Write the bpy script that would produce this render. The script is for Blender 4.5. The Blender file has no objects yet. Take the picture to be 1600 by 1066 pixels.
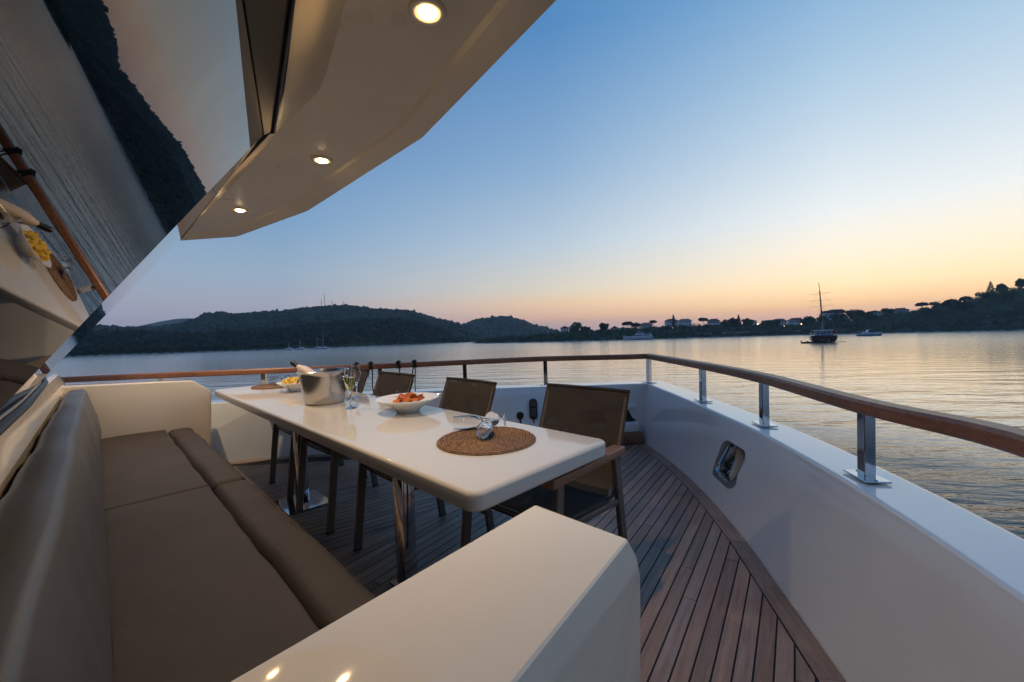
import bpy, bmesh, math, random
import numpy as np
from math import sin, cos, pi, radians, atan, hypot
from mathutils import Vector, Matrix
random.seed(7)
rng = np.random.default_rng(11)
scene = bpy.context.scene
COL = scene.collection
SEA = set()          # names of top-level objects that stand in the level bay, everything else stands on the boat

# ------------------------------------------------------------------ camera geometry (boat trimmed bow-up against the level bay)
FOC, YAW = 640.0, radians(44.64)
HW = 4.5             # camera height above the water
HD = 1.2             # camera height above the deck
def rot(y, p, r):
    cy, sy = cos(y), sin(y)
    M = np.array([[cy, sy, 0], [-sy, cy, 0], [0, 0, 1.0]])
    P = np.array([[1, 0, 0], [0, cos(p), -sin(p)], [0, sin(p), cos(p)]])
    Q = np.array([[cos(r), 0, -sin(r)], [0, 1, 0], [sin(r), 0, cos(r)]])
    return Q @ P @ M
RB = rot(YAW, radians(1.74), radians(1.9))
RS = rot(YAW, atan(4 / 640.), atan(0.0267))
def cray(px, py): return np.array([(px - 800) / FOC, 1.0, (533 - py) / FOC])
def at(px, py, z):                      # point of the boat at a height above the deck
    d = RB.T @ cray(px, py); t = (z - HD) / d[2]; return np.array([0, 0, HD]) + t * d
def on_plane(px, py, n, k):
    d = RB.T @ cray(px, py); o = np.array([0, 0, HD]); return o + d * (k - o @ n) / (d @ n)
def bay(px, py, depth):                 # point of the bay at a depth along the view
    d = RS.T @ cray(px, py); return np.array([0, 0, HW]) + d * depth
def bay_z(px, depth, z=0.0):            # point of the bay above a pixel column at height z
    h = 529 - 0.0267 * (px - 800)
    p = bay(px, h, depth); p[2] = z; return p
BM = Matrix((RS.T @ RB).tolist()).to_4x4()
BOAT = Matrix.Translation((0, 0, HW)) @ BM @ Matrix.Translation((0, 0, -HD))

# ------------------------------------------------------------------ materials
MATS = {}
def lin(c):
    return tuple(((v / 255.0) / 12.92 if v / 255.0 <= .04045 else ((v / 255.0 + .055) / 1.055) ** 2.4) for v in c)
def mat(name, col=(.5, .5, .5), rough=.5, metal=0., spec=.5, ior=1.45, trans=0., coat=0., alpha=1.):
    m = bpy.data.materials.new(name); m.use_nodes = True
    b = m.node_tree.nodes['Principled BSDF']
    b.inputs['Base Color'].default_value = (*col, 1); b.inputs['Roughness'].default_value = rough
    b.inputs['Metallic'].default_value = metal; b.inputs['IOR'].default_value = ior
    b.inputs['Specular IOR Level'].default_value = spec
    b.inputs['Transmission Weight'].default_value = trans; b.inputs['Coat Weight'].default_value = coat
    b.inputs['Coat Roughness'].default_value = .05
    b.inputs['Alpha'].default_value = alpha
    MATS[name] = m
    return m
def N(m, t, **kw):
    n = m.node_tree.nodes.new(t)
    for k, v in kw.items():
        if k in n.inputs: n.inputs[k].default_value = v
        else: setattr(n, k, v)
    return n
def L(m, a, b): m.node_tree.links.new(a, b)
def BSDF(m): return m.node_tree.nodes['Principled BSDF']
def coords(m, scale=(1, 1, 1), kind='Object'):
    tc = N(m, 'ShaderNodeTexCoord'); mp = N(m, 'ShaderNodeMapping'); mp.inputs['Scale'].default_value = scale
    L(m, tc.outputs[kind], mp.inputs['Vector']); return mp.outputs['Vector']
def noise(m, vec, scale, detail=4, rough=.55):
    n = N(m, 'ShaderNodeTexNoise'); n.inputs['Scale'].default_value = scale; n.inputs['Detail'].default_value = detail
    n.inputs['Roughness'].default_value = rough; L(m, vec, n.inputs['Vector']); return n.outputs['Fac']
def ramp(m, fac, stops):
    r = N(m, 'ShaderNodeValToRGB'); L(m, fac, r.inputs['Fac']); e = r.color_ramp.elements
    while len(e) < len(stops): e.new(.5)
    for q, (p, c) in zip(e, stops): q.position = p; q.color = (*c, 1) if len(c) == 3 else c
    return r.outputs['Color']
def bump(m, h, strength=.2, dist=.01, prev=None):
    b = N(m, 'ShaderNodeBump'); b.inputs['Strength'].default_value = strength; b.inputs['Distance'].default_value = dist
    L(m, h, b.inputs['Height'])
    if prev is not None: L(m, prev, b.inputs['Normal'])
    return b.outputs['Normal']
def vary(m, scale, c0, c1, lo=.3, hi=.7, detail=4, vs=(1, 1, 1), rlo=None, rhi=None):
    v = coords(m, vs); f = noise(m, v, scale, detail)
    L(m, ramp(m, f, [(lo, c0), (hi, c1)]), BSDF(m).inputs['Base Color'])
    if rlo is not None:
        mr = N(m, 'ShaderNodeMapRange'); mr.inputs['From Min'].default_value = lo; mr.inputs['From Max'].default_value = hi
        mr.inputs['To Min'].default_value = rlo; mr.inputs['To Max'].default_value = rhi
        L(m, f, mr.inputs['Value']); L(m, mr.outputs['Result'], BSDF(m).inputs['Roughness'])
    return v, f

m_gel = mat('white gelcoat', (.70, .69, .66), .14, spec=.5, coat=.7)
v, f = vary(m_gel, 2.2, (.70, .735, .735), (.75, .785, .785), rlo=.03, rhi=.09)
L(m_gel, bump(m_gel, noise(m_gel, v, 3.0, 2), .06, .02), BSDF(m_gel).inputs['Normal'])
m_cream = mat('cream gelcoat', (.70, .62, .50), .12)
v, f = vary(m_cream, 1.7, (.64, .575, .47), (.69, .62, .515), rlo=.045, rhi=.09)
L(m_cream, bump(m_cream, noise(m_cream, v, 2.5, 2), .05, .02), BSDF(m_cream).inputs['Normal'])
m_table = mat('polished table gelcoat', (.70, .67, .62), .06)
v, f = vary(m_table, 3.0, (.60, .575, .53), (.63, .605, .56), rlo=.04, rhi=.1)
m_soffit = mat('soffit gelcoat', (.62, .56, .47), .2)
v, f = vary(m_soffit, 2.6, (.72, .65, .52), (.79, .72, .59), detail=3, rlo=.26, rhi=.4)
m_header = mat('lit header gelcoat', (.62, .54, .38), .5, spec=.2); vary(m_header, 2.6, (.59, .51, .36), (.65, .57, .41))  # yellow of the lamplight put into this base colour
m_chrome = mat('polished steel', (.62, .63, .64), .06, 1.)
vary(m_chrome, 14, (.55, .56, .57), (.66, .66, .67), rlo=.03, rhi=.12)
m_steel = mat('brushed steel', (.52, .50, .47), .24, 1.)
v = coords(m_steel, (3, 3, 160)); f = noise(m_steel, v, 2, 3)
L(m_steel, ramp(m_steel, f, [(.3, (.46, .44, .41)), (.7, (.58, .56, .53))]), BSDF(m_steel).inputs['Base Color'])
m_rubber = mat('black rubber', (.012, .012, .013), .45); vary(m_rubber, 30, (.009, .009, .01), (.018, .017, .017))
m_frit = mat('dark glazing border', (.02, .017, .014), .6, spec=.1); vary(m_frit, 3, (.017, .014, .011), (.026, .021, .017))
m_pane = mat('mirrored tinted glass', (.30, .29, .28), .012, 1.)
v = coords(m_pane, (2.2, 2.2, .7)); f = noise(m_pane, v, 2.1, 5, .6)
L(m_pane, ramp(m_pane, f, [(.40, (.165, .16, .155)), (.60, (.14, .134, .126))]), BSDF(m_pane).inputs['Base Color'])
m_cush = mat('brown vinyl', (.06, .047, .04), .68, spec=.35)
v, f = vary(m_cush, 5, (.037, .0305, .0285), (.046, .038, .0355))
L(m_cush, bump(m_cush, noise(m_cush, v, 420, 2), .18, .001, bump(m_cush, noise(m_cush, v, 9, 3), .25, .012)), BSDF(m_cush).inputs['Normal'])
m_back = mat('brown vinyl greyed by sky sheen', (.10, .094, .09), .42)  # same vinyl as the seat; sky sheen put into a greyer base
v, f = vary(m_back, 5, (.056, .053, .053), (.067, .064, .064))
L(m_back, bump(m_back, noise(m_back, v, 420, 2), .15, .001, bump(m_back, noise(m_back, v, 9, 3), .2, .008)), BSDF(m_back).inputs['Normal'])
m_frame = mat('taupe coated metal', (.11, .09, .072), .4); vary(m_frame, 20, (.10, .082, .065), (.125, .103, .083))
m_fab = mat('brown mesh fabric', (.06, .046, .032), .8)
v, f = vary(m_fab, 7, (.038, .029, .021), (.054, .042, .031))
wv = N(m_fab, 'ShaderNodeTexWave'); wv.inputs['Scale'].default_value = 160; wv.bands_direction = 'X'; L(m_fab, v, wv.inputs['Vector'])
wz = N(m_fab, 'ShaderNodeTexWave'); wz.inputs['Scale'].default_value = 160; wz.bands_direction = 'Z'; L(m_fab, v, wz.inputs['Vector'])
ad = N(m_fab, 'ShaderNodeMath', operation='MULTIPLY'); L(m_fab, wv.outputs['Fac'], ad.inputs[0]); L(m_fab, wz.outputs['Fac'], ad.inputs[1])
L(m_fab, bump(m_fab, ad.outputs[0], .4, .001), BSDF(m_fab).inputs['Normal'])
tr = N(m_fab, 'ShaderNodeBsdfTransparent'); tr.inputs['Color'].default_value = (.9, .85, .8, 1); mx = N(m_fab, 'ShaderNodeMixShader')
tf = noise(m_fab, coords(m_fab, (2.2, 2.2, 5.5)), 2.2, 1); tm = N(m_fab, 'ShaderNodeMapRange'); L(m_fab, tf, tm.inputs['Value'])
tm.inputs['From Min'].default_value = .50; tm.inputs['From Max'].default_value = .68; tm.inputs['To Min'].default_value = .02; tm.inputs['To Max'].default_value = .34
L(m_fab, tm.outputs['Result'], mx.inputs['Fac'])
out = m_fab.node_tree.nodes['Material Output']; L(m_fab, BSDF(m_fab).outputs[0], mx.inputs[1]); L(m_fab, tr.outputs[0], mx.inputs[2]); L(m_fab, mx.outputs[0], out.inputs['Surface'])

def wood(name, c0, c1, c2, rough=.55, kind='UV', ls=(1.5, 26, 1)):
    m = mat(name, c1, rough)
    v = coords(m, ls, kind)
    f = noise(m, v, 2.2, 8, .65)
    base = ramp(m, f, [(.25, c0), (.5, c1), (.78, c2)])
    v2 = coords(m, (1, 1, 1), 'Object'); f2 = noise(m, v2, 1.6, 5, .6)
    st = ramp(m, f2, [(.3, (.50, .46, .44)), (.45, (.85, .83, .82)), (.66, (1.1, 1.09, 1.08))])
    mu = N(m, 'ShaderNodeMix', data_type='RGBA', blend_type='MULTIPLY'); mu.inputs[0].default_value = 1
    L(m, base, mu.inputs[6]); L(m, st, mu.inputs[7])
    if kind == 'UV':
        at_ = N(m, 'ShaderNodeAttribute', attribute_name='tint')
        m2 = N(m, 'ShaderNodeMix', data_type='RGBA', blend_type='MULTIPLY'); m2.inputs[0].default_value = 1
        L(m, mu.outputs[2], m2.inputs[6]); L(m, at_.outputs['Color'], m2.inputs[7]); o = m2.outputs[2]
    else: o = mu.outputs[2]
    L(m, o, BSDF(m).inputs['Base Color'])
    L(m, bump(m, f, .25, .002), BSDF(m).inputs['Normal'])
    return m
m_deck = wood('weathered teak', (.205, .13, .091), (.31, .206, .152), (.41, .295, .228), .5)
m_rail = wood('oiled teak rail', (.19, .076, .034), (.31, .13, .062), (.41, .205, .112), .4, 'Object', (14, 14, 40))
m_pad = wood('teak arm pad', (.16, .075, .045), (.24, .125, .078), (.31, .18, .12), .5, 'Object', (40, 4, 40))
m_caulk = mat('black caulk', (.008, .008, .009), .6); vary(m_caulk, 40, (.006, .006, .007), (.012, .012, .012))
m_rope = mat('dark rope', (.02, .021, .024), .9); vary(m_rope, 60, (.012, .013, .016), (.035, .035, .037))
m_black = mat('black plastic', (.015, .015, .017), .4); vary(m_black, 25, (.012, .012, .014), (.022, .022, .024))
m_white = mat('white glazed china', (.78, .78, .76), .08); vary(m_white, 6, (.76, .76, .74), (.80, .80, .78))
m_orange = mat('orange crisps', (.55, .13, .02), .6); v, f = vary(m_orange, 60, (.36, .07, .012), (.66, .19, .03)); L(m_orange, bump(m_orange, f, .5, .003), BSDF(m_orange).inputs['Normal'])
m_yellow = mat('yellow corn puffs', (.8, .55, .06), .6); v, f = vary(m_yellow, 70, (.70, .42, .03), (.86, .62, .09)); L(m_yellow, bump(m_yellow, f, .5, .003), BSDF(m_yellow).inputs['Normal'])
m_straw = mat('woven straw', (.22, .12, .06), .7); v, f = vary(m_straw, 90, (.09, .045, .02), (.36, .21, .11), .3, .7, 3); L(m_straw, bump(m_straw, f, .5, .003), BSDF(m_straw).inputs['Normal'])
m_glass = mat('clear glass', (1, 1, 1), .0, trans=1., ior=1.45); vary(m_glass, 3, (.97, .98, .98), (1, 1, 1))
m_wine = mat('sparkling wine', (.75, .72, .22), .0, trans=1., ior=1.33); vary(m_wine, 20, (.70, .68, .18), (.80, .76, .28))
m_bottle = mat('dark green bottle', (.012, .02, .012), .08, coat=.5); vary(m_bottle, 8, (.010, .018, .010), (.016, .026, .015))
m_wrap = mat('pale bottle label', (.62, .52, .48), .5); vary(m_wrap, 12, (.58, .48, .44), (.66, .57, .53))
m_hull = mat('white hull paint', (.7, .7, .7), .2); vary(m_hull, 1, (.66, .66, .66), (.73, .73, .73))
def emis(name, col, st):
    m = mat(name, col, .4); b = BSDF(m); b.inputs['Emission Color'].default_value = (*col, 1); b.inputs['Emission Strength'].default_value = st; return m
m_lamp = emis('warm lamp lens', (1., .72, .36), 46)
m_refl = emis('glowing lamp reflector', (1., .62, .22), 1.3)  # reflected lamplight put in as the ring's own emission
m_lit = emis('warm street lamp glow', (1., .62, .25), 6)
m_lit_w = emis('white lamp glow', (1., .9, .75), 2.0)
# bay materials
m_leaf = mat('foliage', (.035, .05, .028), .8, spec=.2)
oi = N(m_leaf, 'ShaderNodeObjectInfo'); v = coords(m_leaf); f = noise(m_leaf, v, .35, 4)
cr = ramp(m_leaf, f, [(.3, (.04, .07, .046)), (.52, (.10, .14, .082)), (.7, (.18, .21, .115))])
hs = N(m_leaf, 'ShaderNodeHueSaturation'); L(m_leaf, cr, hs.inputs['Color'])
mr = N(m_leaf, 'ShaderNodeMapRange'); mr.inputs['To Min'].default_value = .7; mr.inputs['To Max'].default_value = 1.3
L(m_leaf, oi.outputs['Random'], mr.inputs['Value']); L(m_leaf, mr.outputs['Result'], hs.inputs['Value']); L(m_leaf, hs.outputs[0], BSDF(m_leaf).inputs['Base Color'])
tl = N(m_leaf, 'ShaderNodeBsdfTranslucent'); L(m_leaf, hs.outputs[0], tl.inputs['Color']); mx = N(m_leaf, 'ShaderNodeMixShader'); mx.inputs[0].default_value = .38
L(m_leaf, BSDF(m_leaf).outputs[0], mx.inputs[1]); L(m_leaf, tl.outputs[0], mx.inputs[2]); L(m_leaf, mx.outputs[0], m_leaf.node_tree.nodes['Material Output'].inputs['Surface'])
m_wood = mat('far woodland', (.03, .045, .03), .9, spec=.1)
v = coords(m_wood); f = noise(m_wood, v, .035, 6, .65)
L(m_wood, ramp(m_wood, f, [(.32, (.018, .034, .026)), (.5, (.04, .062, .042)), (.66, (.09, .11, .058))]), BSDF(m_wood).inputs['Base Color'])
m_wood_dark = mat('near woodland darkened for haze', (.02, .03, .02), .9, spec=.1)  # darker copy; thinner haze on the near spur put into the colour
v = coords(m_wood_dark); f = noise(m_wood_dark, v, .06, 6, .65)
L(m_wood_dark, ramp(m_wood_dark, f, [(.32, (.008, .016, .011)), (.5, (.019, .031, .019)), (.68, (.05, .06, .03))]), BSDF(m_wood_dark).inputs['Base Color'])
m_land = mat('scrub land', (.06, .06, .04), .95, spec=.1)
v = coords(m_land); f = noise(m_land, v, .06, 6, .65)
L(m_land, ramp(m_land, f, [(.3, (.035, .05, .03)), (.55, (.06, .07, .042)), (.75, (.14, .12, .085))]), BSDF(m_land).inputs['Base Color'])
m_trunk = mat('bark', (.05, .035, .025), .9); vary(m_trunk, 4, (.035, .025, .018), (.07, .05, .035))
m_wall = mat('pale render', (.78, .77, .74), .8); vary(m_wall, .5, (.74, .73, .70), (.82, .81, .79))
m_roof = mat('clay tiles', (.20, .08, .05), .8); vary(m_roof, 1.2, (.15, .055, .035), (.25, .11, .07))
m_win = mat('dark window', (.03, .035, .045), .1); vary(m_win, 2, (.025, .03, .04), (.04, .045, .055))
m_dark = mat('dark cladding', (.08, .06, .05), .6); vary(m_dark, 1, (.06, .045, .04), (.10, .075, .06))
m_boatw = mat('white boat paint', (.75, .75, .75), .25); vary(m_boatw, .8, (.70, .70, .70), (.78, .78, .78))
m_mahog = mat('dark varnished hull', (.05, .016, .012), .25); vary(m_mahog, 1, (.04, .012, .009), (.065, .022, .016))
m_blueb = mat('pale blue boat paint', (.30, .44, .58), .3); vary(m_blueb, 1, (.27, .41, .55), (.33, .47, .61))
m_red = mat('red flag cloth', (.55, .02, .02), .7); vary(m_red, 2, (.48, .015, .015), (.6, .025, .025))
m_yel = mat('yellow inflatable', (.45, .33, .03), .5); vary(m_yel, 2, (.38, .28, .02), (.5, .38, .04))
m_gold = mat('gold lettering', (.5, .38, .15), .4); vary(m_gold, 5, (.45, .33, .12), (.55, .42, .18))
m_mast = mat('grey painted steel', (.22, .22, .23), .5); vary(m_mast, 2, (.18, .18, .19), (.26, .26, .27))
m_bare = mat('rocky shore', (.24, .20, .17), .9); vary(m_bare, .4, (.14, .115, .095), (.34, .29, .24))

# ------------------------------------------------------------------ mesh collector
class G:
    def __init__(s): s.v = []; s.f = []; s.uv = []; s.tint = []; s.use = False
    def add(s, vs, fs, M=None):
        k = len(s.v)
        for p in vs:
            p = Vector(p)
            s.v.append(tuple(M @ p) if M is not None else tuple(p))
        s.f += [tuple(i + k for i in f) for f in fs]
        return s
    def box(s, c, d, M=None, bev=0., seg=2, rz=0.):
        bm = bmesh.new(); bmesh.ops.create_cube(bm, size=1.)
        bmesh.ops.scale(bm, vec=d, verts=bm.verts)
        if bev: bmesh.ops.bevel(bm, geom=bm.edges[:], offset=min(bev, min(d) * .49), segments=seg, affect='EDGES', profile=.5)
        T = Matrix.Translation(c) @ Matrix.Rotation(rz, 4, 'Z')
        return s.bm(bm, (M @ T) if M is not None else T)
    def bm(s, bm, M=None):
        bm.verts.index_update()
        s.add([v.co for v in bm.verts], [[v.index for v in f.verts] for f in bm.faces], M); bm.free(); return s
    def prism(s, poly, z0, z1, M=None, bev=0., seg=3):
        bm = bmesh.new(); vs = [bm.verts.new((p[0], p[1], z0)) for p in poly]
        f = bm.faces.new(vs); r = bmesh.ops.extrude_face_region(bm, geom=[f])
        bmesh.ops.translate(bm, vec=(0, 0, z1 - z0), verts=[e for e in r['geom'] if isinstance(e, bmesh.types.BMVert)])
        bmesh.ops.recalc_face_normals(bm, faces=bm.faces)
        if bev: bmesh.ops.bevel(bm, geom=bm.edges[:], offset=bev, segments=seg, affect='EDGES', profile=.5)
        return s.bm(bm, M)
    def tube(s, pts, r, n=8, closed=False, cap=True):
        pts = [Vector(p) for p in pts]; m = len(pts); rr = r if isinstance(r, (list, tuple)) else [r] * m
        k = len(s.v); up = Vector((0, 0, 1)); last = None
        for i, p in enumerate(pts):
            a = pts[(i - 1) % m] if (closed or i) else p; b = pts[(i + 1) % m] if (closed or i < m - 1) else p
            t = (b - a).normalized()
            if last is None:
                q = up if abs(t.z) < .95 else Vector((1, 0, 0)); x = t.cross(q).normalized()
            else: x = (last - t * last.dot(t)).normalized()
            last = x; y = t.cross(x)
            for j in range(n):
                w = 2 * pi * j / n; s.v.append(tuple(p + (x * cos(w) + y * sin(w)) * rr[i]))
        for i in range(m if closed else m - 1):
            for j in range(n):
                a = k + i * n + j; b = k + i * n + (j + 1) % n; c = k + ((i + 1) % m) * n + (j + 1) % n; d = k + ((i + 1) % m) * n + j
                s.f.append((a, b, c, d))
        if cap and not closed:
            s.f.append(tuple(k + j for j in reversed(range(n)))); s.f.append(tuple(k + (m - 1) * n + j for j in range(n)))
        return s
    def bar(s, a, b, w, h, up=(0, 0, 1), bev=.003):          # rectangular bar from a to b
        a = Vector(a); b = Vector(b); t = b - a; l = t.length; t.normalize(); u = Vector(up)
        x = t.cross(u)
        if x.length < .05: x = t.cross(Vector((0, 1, 0)))
        x.normalize(); y = x.cross(t)
        M = Matrix((x, t, y)).transposed().to_4x4(); M.translation = (a + b) / 2
        return s.box((0, 0, 0), (w, l, h), M, bev, 1)
    def sweep(s, pts, prof, up=(0, 0, 1)):                    # closed profile (side, up) swept along an open path, mitred
        pts = [Vector(p) for p in pts]; k = len(s.v); n = len(prof); m = len(pts); u = Vector(up)
        for i, p in enumerate(pts):
            t0 = (pts[i] - pts[i - 1]).normalized() if i else None; t1 = (pts[i + 1] - pts[i]).normalized() if i < m - 1 else None
            t = ((t0 or t1) + (t1 or t0)).normalized(); x = t.cross(u).normalized(); y = x.cross(t)
            sc = 1 / max(.4, t.dot(t0 or t1))
            for (a, b) in prof: s.v.append(tuple(p + x * a * sc + y * b))
        for i in range(m - 1):
            for j in range(n): s.f.append((k + i * n + j, k + i * n + (j + 1) % n, k + (i + 1) * n + (j + 1) % n, k + (i + 1) * n + j))
        s.f.append(tuple(k + j for j in reversed(range(n)))); s.f.append(tuple(k + (m - 1) * n + j for j in range(n)))
        return s
    def lathe(s, prof, n=32, M=None, closed=False):          # profile (radius, height); radius 0 makes a pole
        vs = []; fs = []; idx = []
        for (r, z) in prof:
            if r < 1e-6: idx.append([len(vs)]); vs.append((0, 0, z))
            else:
                idx.append(list(range(len(vs), len(vs) + n)))
                vs += [(r * cos(2 * pi * j / n), r * sin(2 * pi * j / n), z) for j in range(n)]
        seq = list(zip(idx, idx[1:])) + ([(idx[-1], idx[0])] if closed else [])
        for a, b in seq:
            for j in range(n):
                q = [a[j % len(a)], a[(j + 1) % len(a)], b[(j + 1) % len(b)], b[j % len(b)]]
                r = []
                for i in q:
                    if i not in r: r.append(i)
                if len(r) > 2: fs.append(r)
        return s.add(vs, fs, M)
    def grid(s, P):                                           # P[i][j] points
        k = len(s.v); n = len(P[0])
        for r in P: s.v += [tuple(p) for p in r]
        for i in range(len(P) - 1):
            for j in range(n - 1): s.f.append((k + i * n + j, k + (i + 1) * n + j, k + (i + 1) * n + j + 1, k + i * n + j + 1))
        return s
def make_mesh(name, g, m, sharp=35, smooth=True, fix=True):
    me = bpy.data.meshes.new(name); me.from_pydata([tuple(map(float, p)) for p in g.v], [], g.f)
    if fix:
        bm = bmesh.new(); bm.from_mesh(me); bmesh.ops.recalc_face_normals(bm, faces=bm.faces); bm.to_mesh(me); bm.free()
    for q in (m if isinstance(m, (list, tuple)) else [m]): me.materials.append(q)
    if smooth:
        me.shade_smooth(); me.set_sharp_from_angle(angle=radians(sharp))
    me.update()
    return me
def obj(name, g, m=None, parent=None, sharp=35, smooth=True, fix=True, loc=None):
    me = make_mesh(name, g, m, sharp, smooth, fix) if isinstance(g, G) else g
    o = bpy.data.objects.new(name, me); COL.objects.link(o)
    if parent is not None: o.parent = parent
    if loc is not None: o.location = loc
    return o
def tag(o, label=None, cat=None, group=None, kind=None):
    if label: o['label'] = label
    if cat: o['category'] = cat
    if group: o['group'] = group
    if kind: o['kind'] = kind
    return o
def thing(name, label, cat, loc=(0, 0, 0), rz=0., group=None):
    o = bpy.data.objects.new(name, None); COL.objects.link(o); o.empty_display_size = .1
    o.location = loc; o.rotation_euler = (0, 0, rz); return tag(o, label, cat, group)
def sea(o): SEA.add(o.name); return o
def dup(root, loc=None, rz=None, label=None):
    def cp(o, par):
        c = o.copy(); COL.objects.link(c)
        if par is not None: c.parent = par
        for ch in list(o.children): cp(ch, c)
        return c
    r = cp(root, None)
    if loc is not None: r.location = loc
    if rz is not None: r.rotation_euler = (0, 0, rz)
    if label: r['label'] = label
    return r
def crom(P, n=6):
    P = [np.array(p, float) for p in P]; out = []
    for i in range(len(P) - 1):
        a = P[i - 1] if i else 2 * P[0] - P[1]; b = P[i]; c = P[i + 1]; d = P[i + 2] if i + 2 < len(P) else 2 * P[-1] - P[-2]
        for j in range(n):
            t = j / n
            out.append(.5 * (2 * b + (c - a) * t + (2 * a - 5 * b + 4 * c - d) * t * t + (-a + 3 * b - 3 * c + d) * t ** 3))
    out.append(P[-1]); return out
def frame_to(a, b, up=(0, 0, 1)):                             # local +Z runs from a to b
    z = (Vector(b) - Vector(a)).normalized(); x = Vector(up).cross(z)
    if x.length < 1e-4: x = Vector((1, 0, 0))
    x.normalize(); y = z.cross(x); M = Matrix((x, y, z)).transposed().to_4x4(); M.translation = Vector(a); return M

# ================================================================== THE BOAT
# ---- bulwark lines: cap inner edge and wall foot, from starboard aft round the bow to port aft
CAP_S = [(.78, -2.5), (.66, -1), (.47, .45), (.30, 1.0), (.159, 1.332), (-.045, 1.694), (-.33, 2.12), (-.63, 2.512), (-1.071, 2.998), (-1.5, 3.45), (-1.93, 3.885)]
FOOT_S = [(.64, -2.5), (.52, -1), (.33, .45), (.165, 1.03), (.02, 1.38), (-.164, 1.684), (-.43, 2.09), (-.715, 2.51), (-1.15, 3.06), (-1.60, 3.53), (-2.034, 3.908)]
CAP_P = [(-1.93, 3.885), (-2.52, 3.50), (-3.04, 3.05), (-3.9, 2.08), (-4.69, 1.03), (-5.15, .1), (-5.5, -1), (-5.6, -2.5)]
FOOT_P = [(-2.034, 3.908), (-2.48, 3.40), (-2.95, 2.94), (-3.78, 2.05), (-4.52, 1.22), (-4.98, .2), (-5.35, -1), (-5.45, -2.5)]
NS = 6
cs, fs_, cp_, fp_ = crom(CAP_S, NS), crom(FOOT_S, NS), crom(CAP_P, NS), crom(FOOT_P, NS)
caps = cs + cp_[1:]; foots = fs_ + fp_[1:]
nst = len(cs)
zc = [.60 if i < nst else max(.575, .598 - .004 * (i - nst)) for i in range(len(caps))]
def outward(P, i):
    a = P[i - 1] if i else P[i]; b = P[i + 1] if i < len(P) - 1 else P[i]
    t0 = (P[i] - a); t1 = (b - P[i])
    if np.linalg.norm(t0) < 1e-9: t0 = t1
    if np.linalg.norm(t1) < 1e-9: t1 = t0
    n0 = np.array([t0[1], -t0[0]]) / np.linalg.norm(t0); n1 = np.array([t1[1], -t1[0]]) / np.linalg.norm(t1)
    n = n0 + n1; n /= np.linalg.norm(n); return n / max(.5, n @ n0)
def bulwark_section(i):
    c, f, z = caps[i], foots[i], zc[i]; n = outward(caps, i)
    prof = [(f + (c - f) * (-.35 / z), -.35), (f, 0)]
    for k in range(1, 5): prof.append((f + (c - f) * k / 5., z * k / 5.))
    B_ = .010
    prof.append((c + (f - c) * (B_ + .005) / z, z - B_ - .005))
    for a in (0, 30, 60, 90): prof.append((c + n * B_ * (1 - cos(radians(a))) , z - B_ + B_ * sin(radians(a))))
    for q in (B_ + .005, .11): prof.append((c + n * q, z))
    o = .225
    prof.append((c + n * (o - .025), z))
    for a in (90, 60, 30, 0): prof.append((c + n * (o - .02 + .02 * cos(radians(a))), z - .02 + .02 * sin(radians(a))))
    prof.append((c + n * (o - .001), z - .026)); prof.append((c + n * (o - .03), z * .3)); prof.append((c + n * (o - .06), -.35))
    return [(p[0], p[1], h) for p, h in prof]
secs = [bulwark_section(i) for i in range(len(caps))]
g = G(); npf = len(secs[0])
for sct in secs: g.v += sct
for i in range(len(secs) - 1):
    for j in range(npf): g.f.append((i * npf + j, (i + 1) * npf + j, (i + 1) * npf + (j + 1) % npf, i * npf + (j + 1) % npf))
g.f.append(tuple(range(npf))); g.f.append(tuple(reversed([(len(secs) - 1) * npf + j for j in range(npf)])))
bulwark = thing('bulwark', 'glossy white bulwark wall curving round the bow with a flat cap', 'bulwark', (0, 0, 0))
wall = obj('wall', g, m_gel, bulwark, 40)
# hawse hole through the starboard wall: a rounded slanted window, cut through the full thickness
h0 = np.array([-.692, 2.478]); h1 = np.array([-1.15, 3.06]); hd = (h1 - h0) / np.linalg.norm(h1 - h0); hn = np.array([hd[1], -hd[0]])
HC = Vector((*(np.array([-.856, 2.684]) + hn * .066), .325))
tilt = .13 / .6
HX = Vector((hd[0], hd[1], 0)).normalized(); HY = Vector((hn[0] * tilt, hn[1] * tilt, 1)).normalized(); HZ = HX.cross(HY)   # HZ points inboard or outboard
if HZ.dot(Vector((hn[0], hn[1], 0))) > 0: HZ = -HZ                                                                  # make it point inboard
HM = Matrix((HX, HY, HZ)).transposed().to_4x4(); HM.translation = HC
def rrect(w, h, r, n=6, skew=0.):
    P = []
    for cx, cy, a0 in ((w - r, h - r, 0), (-w + r, h - r, 90), (-w + r, -h + r, 180), (w - r, -h + r, 270)):
        for k in range(n + 1):
            a = radians(a0 + 90 * k / n); y = cy + r * sin(a); P.append((cx + r * cos(a) + skew * y, y))
    return P
hole_in = rrect(.128, .108, .05, 6, -.62); hole_out = rrect(.190, .162, .095, 6, -.62)
cg = G(); cg.prism(rrect(.150, .128, .06, 6, -.62), -.5, .3, HM)
cut = obj('cutter', cg, m_gel)
md = wall.modifiers.new('hole', 'BOOLEAN'); md.operation = 'DIFFERENCE'; md.solver = 'EXACT'; md.object = cut
dg = bpy.context.evaluated_depsgraph_get()
nm = bpy.data.meshes.new_from_object(wall.evaluated_get(dg))
wall.modifiers.clear(); wall.data = nm; bpy.data.objects.remove(cut)
nm.shade_smooth(); nm.set_sharp_from_angle(angle=radians(40))
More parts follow.
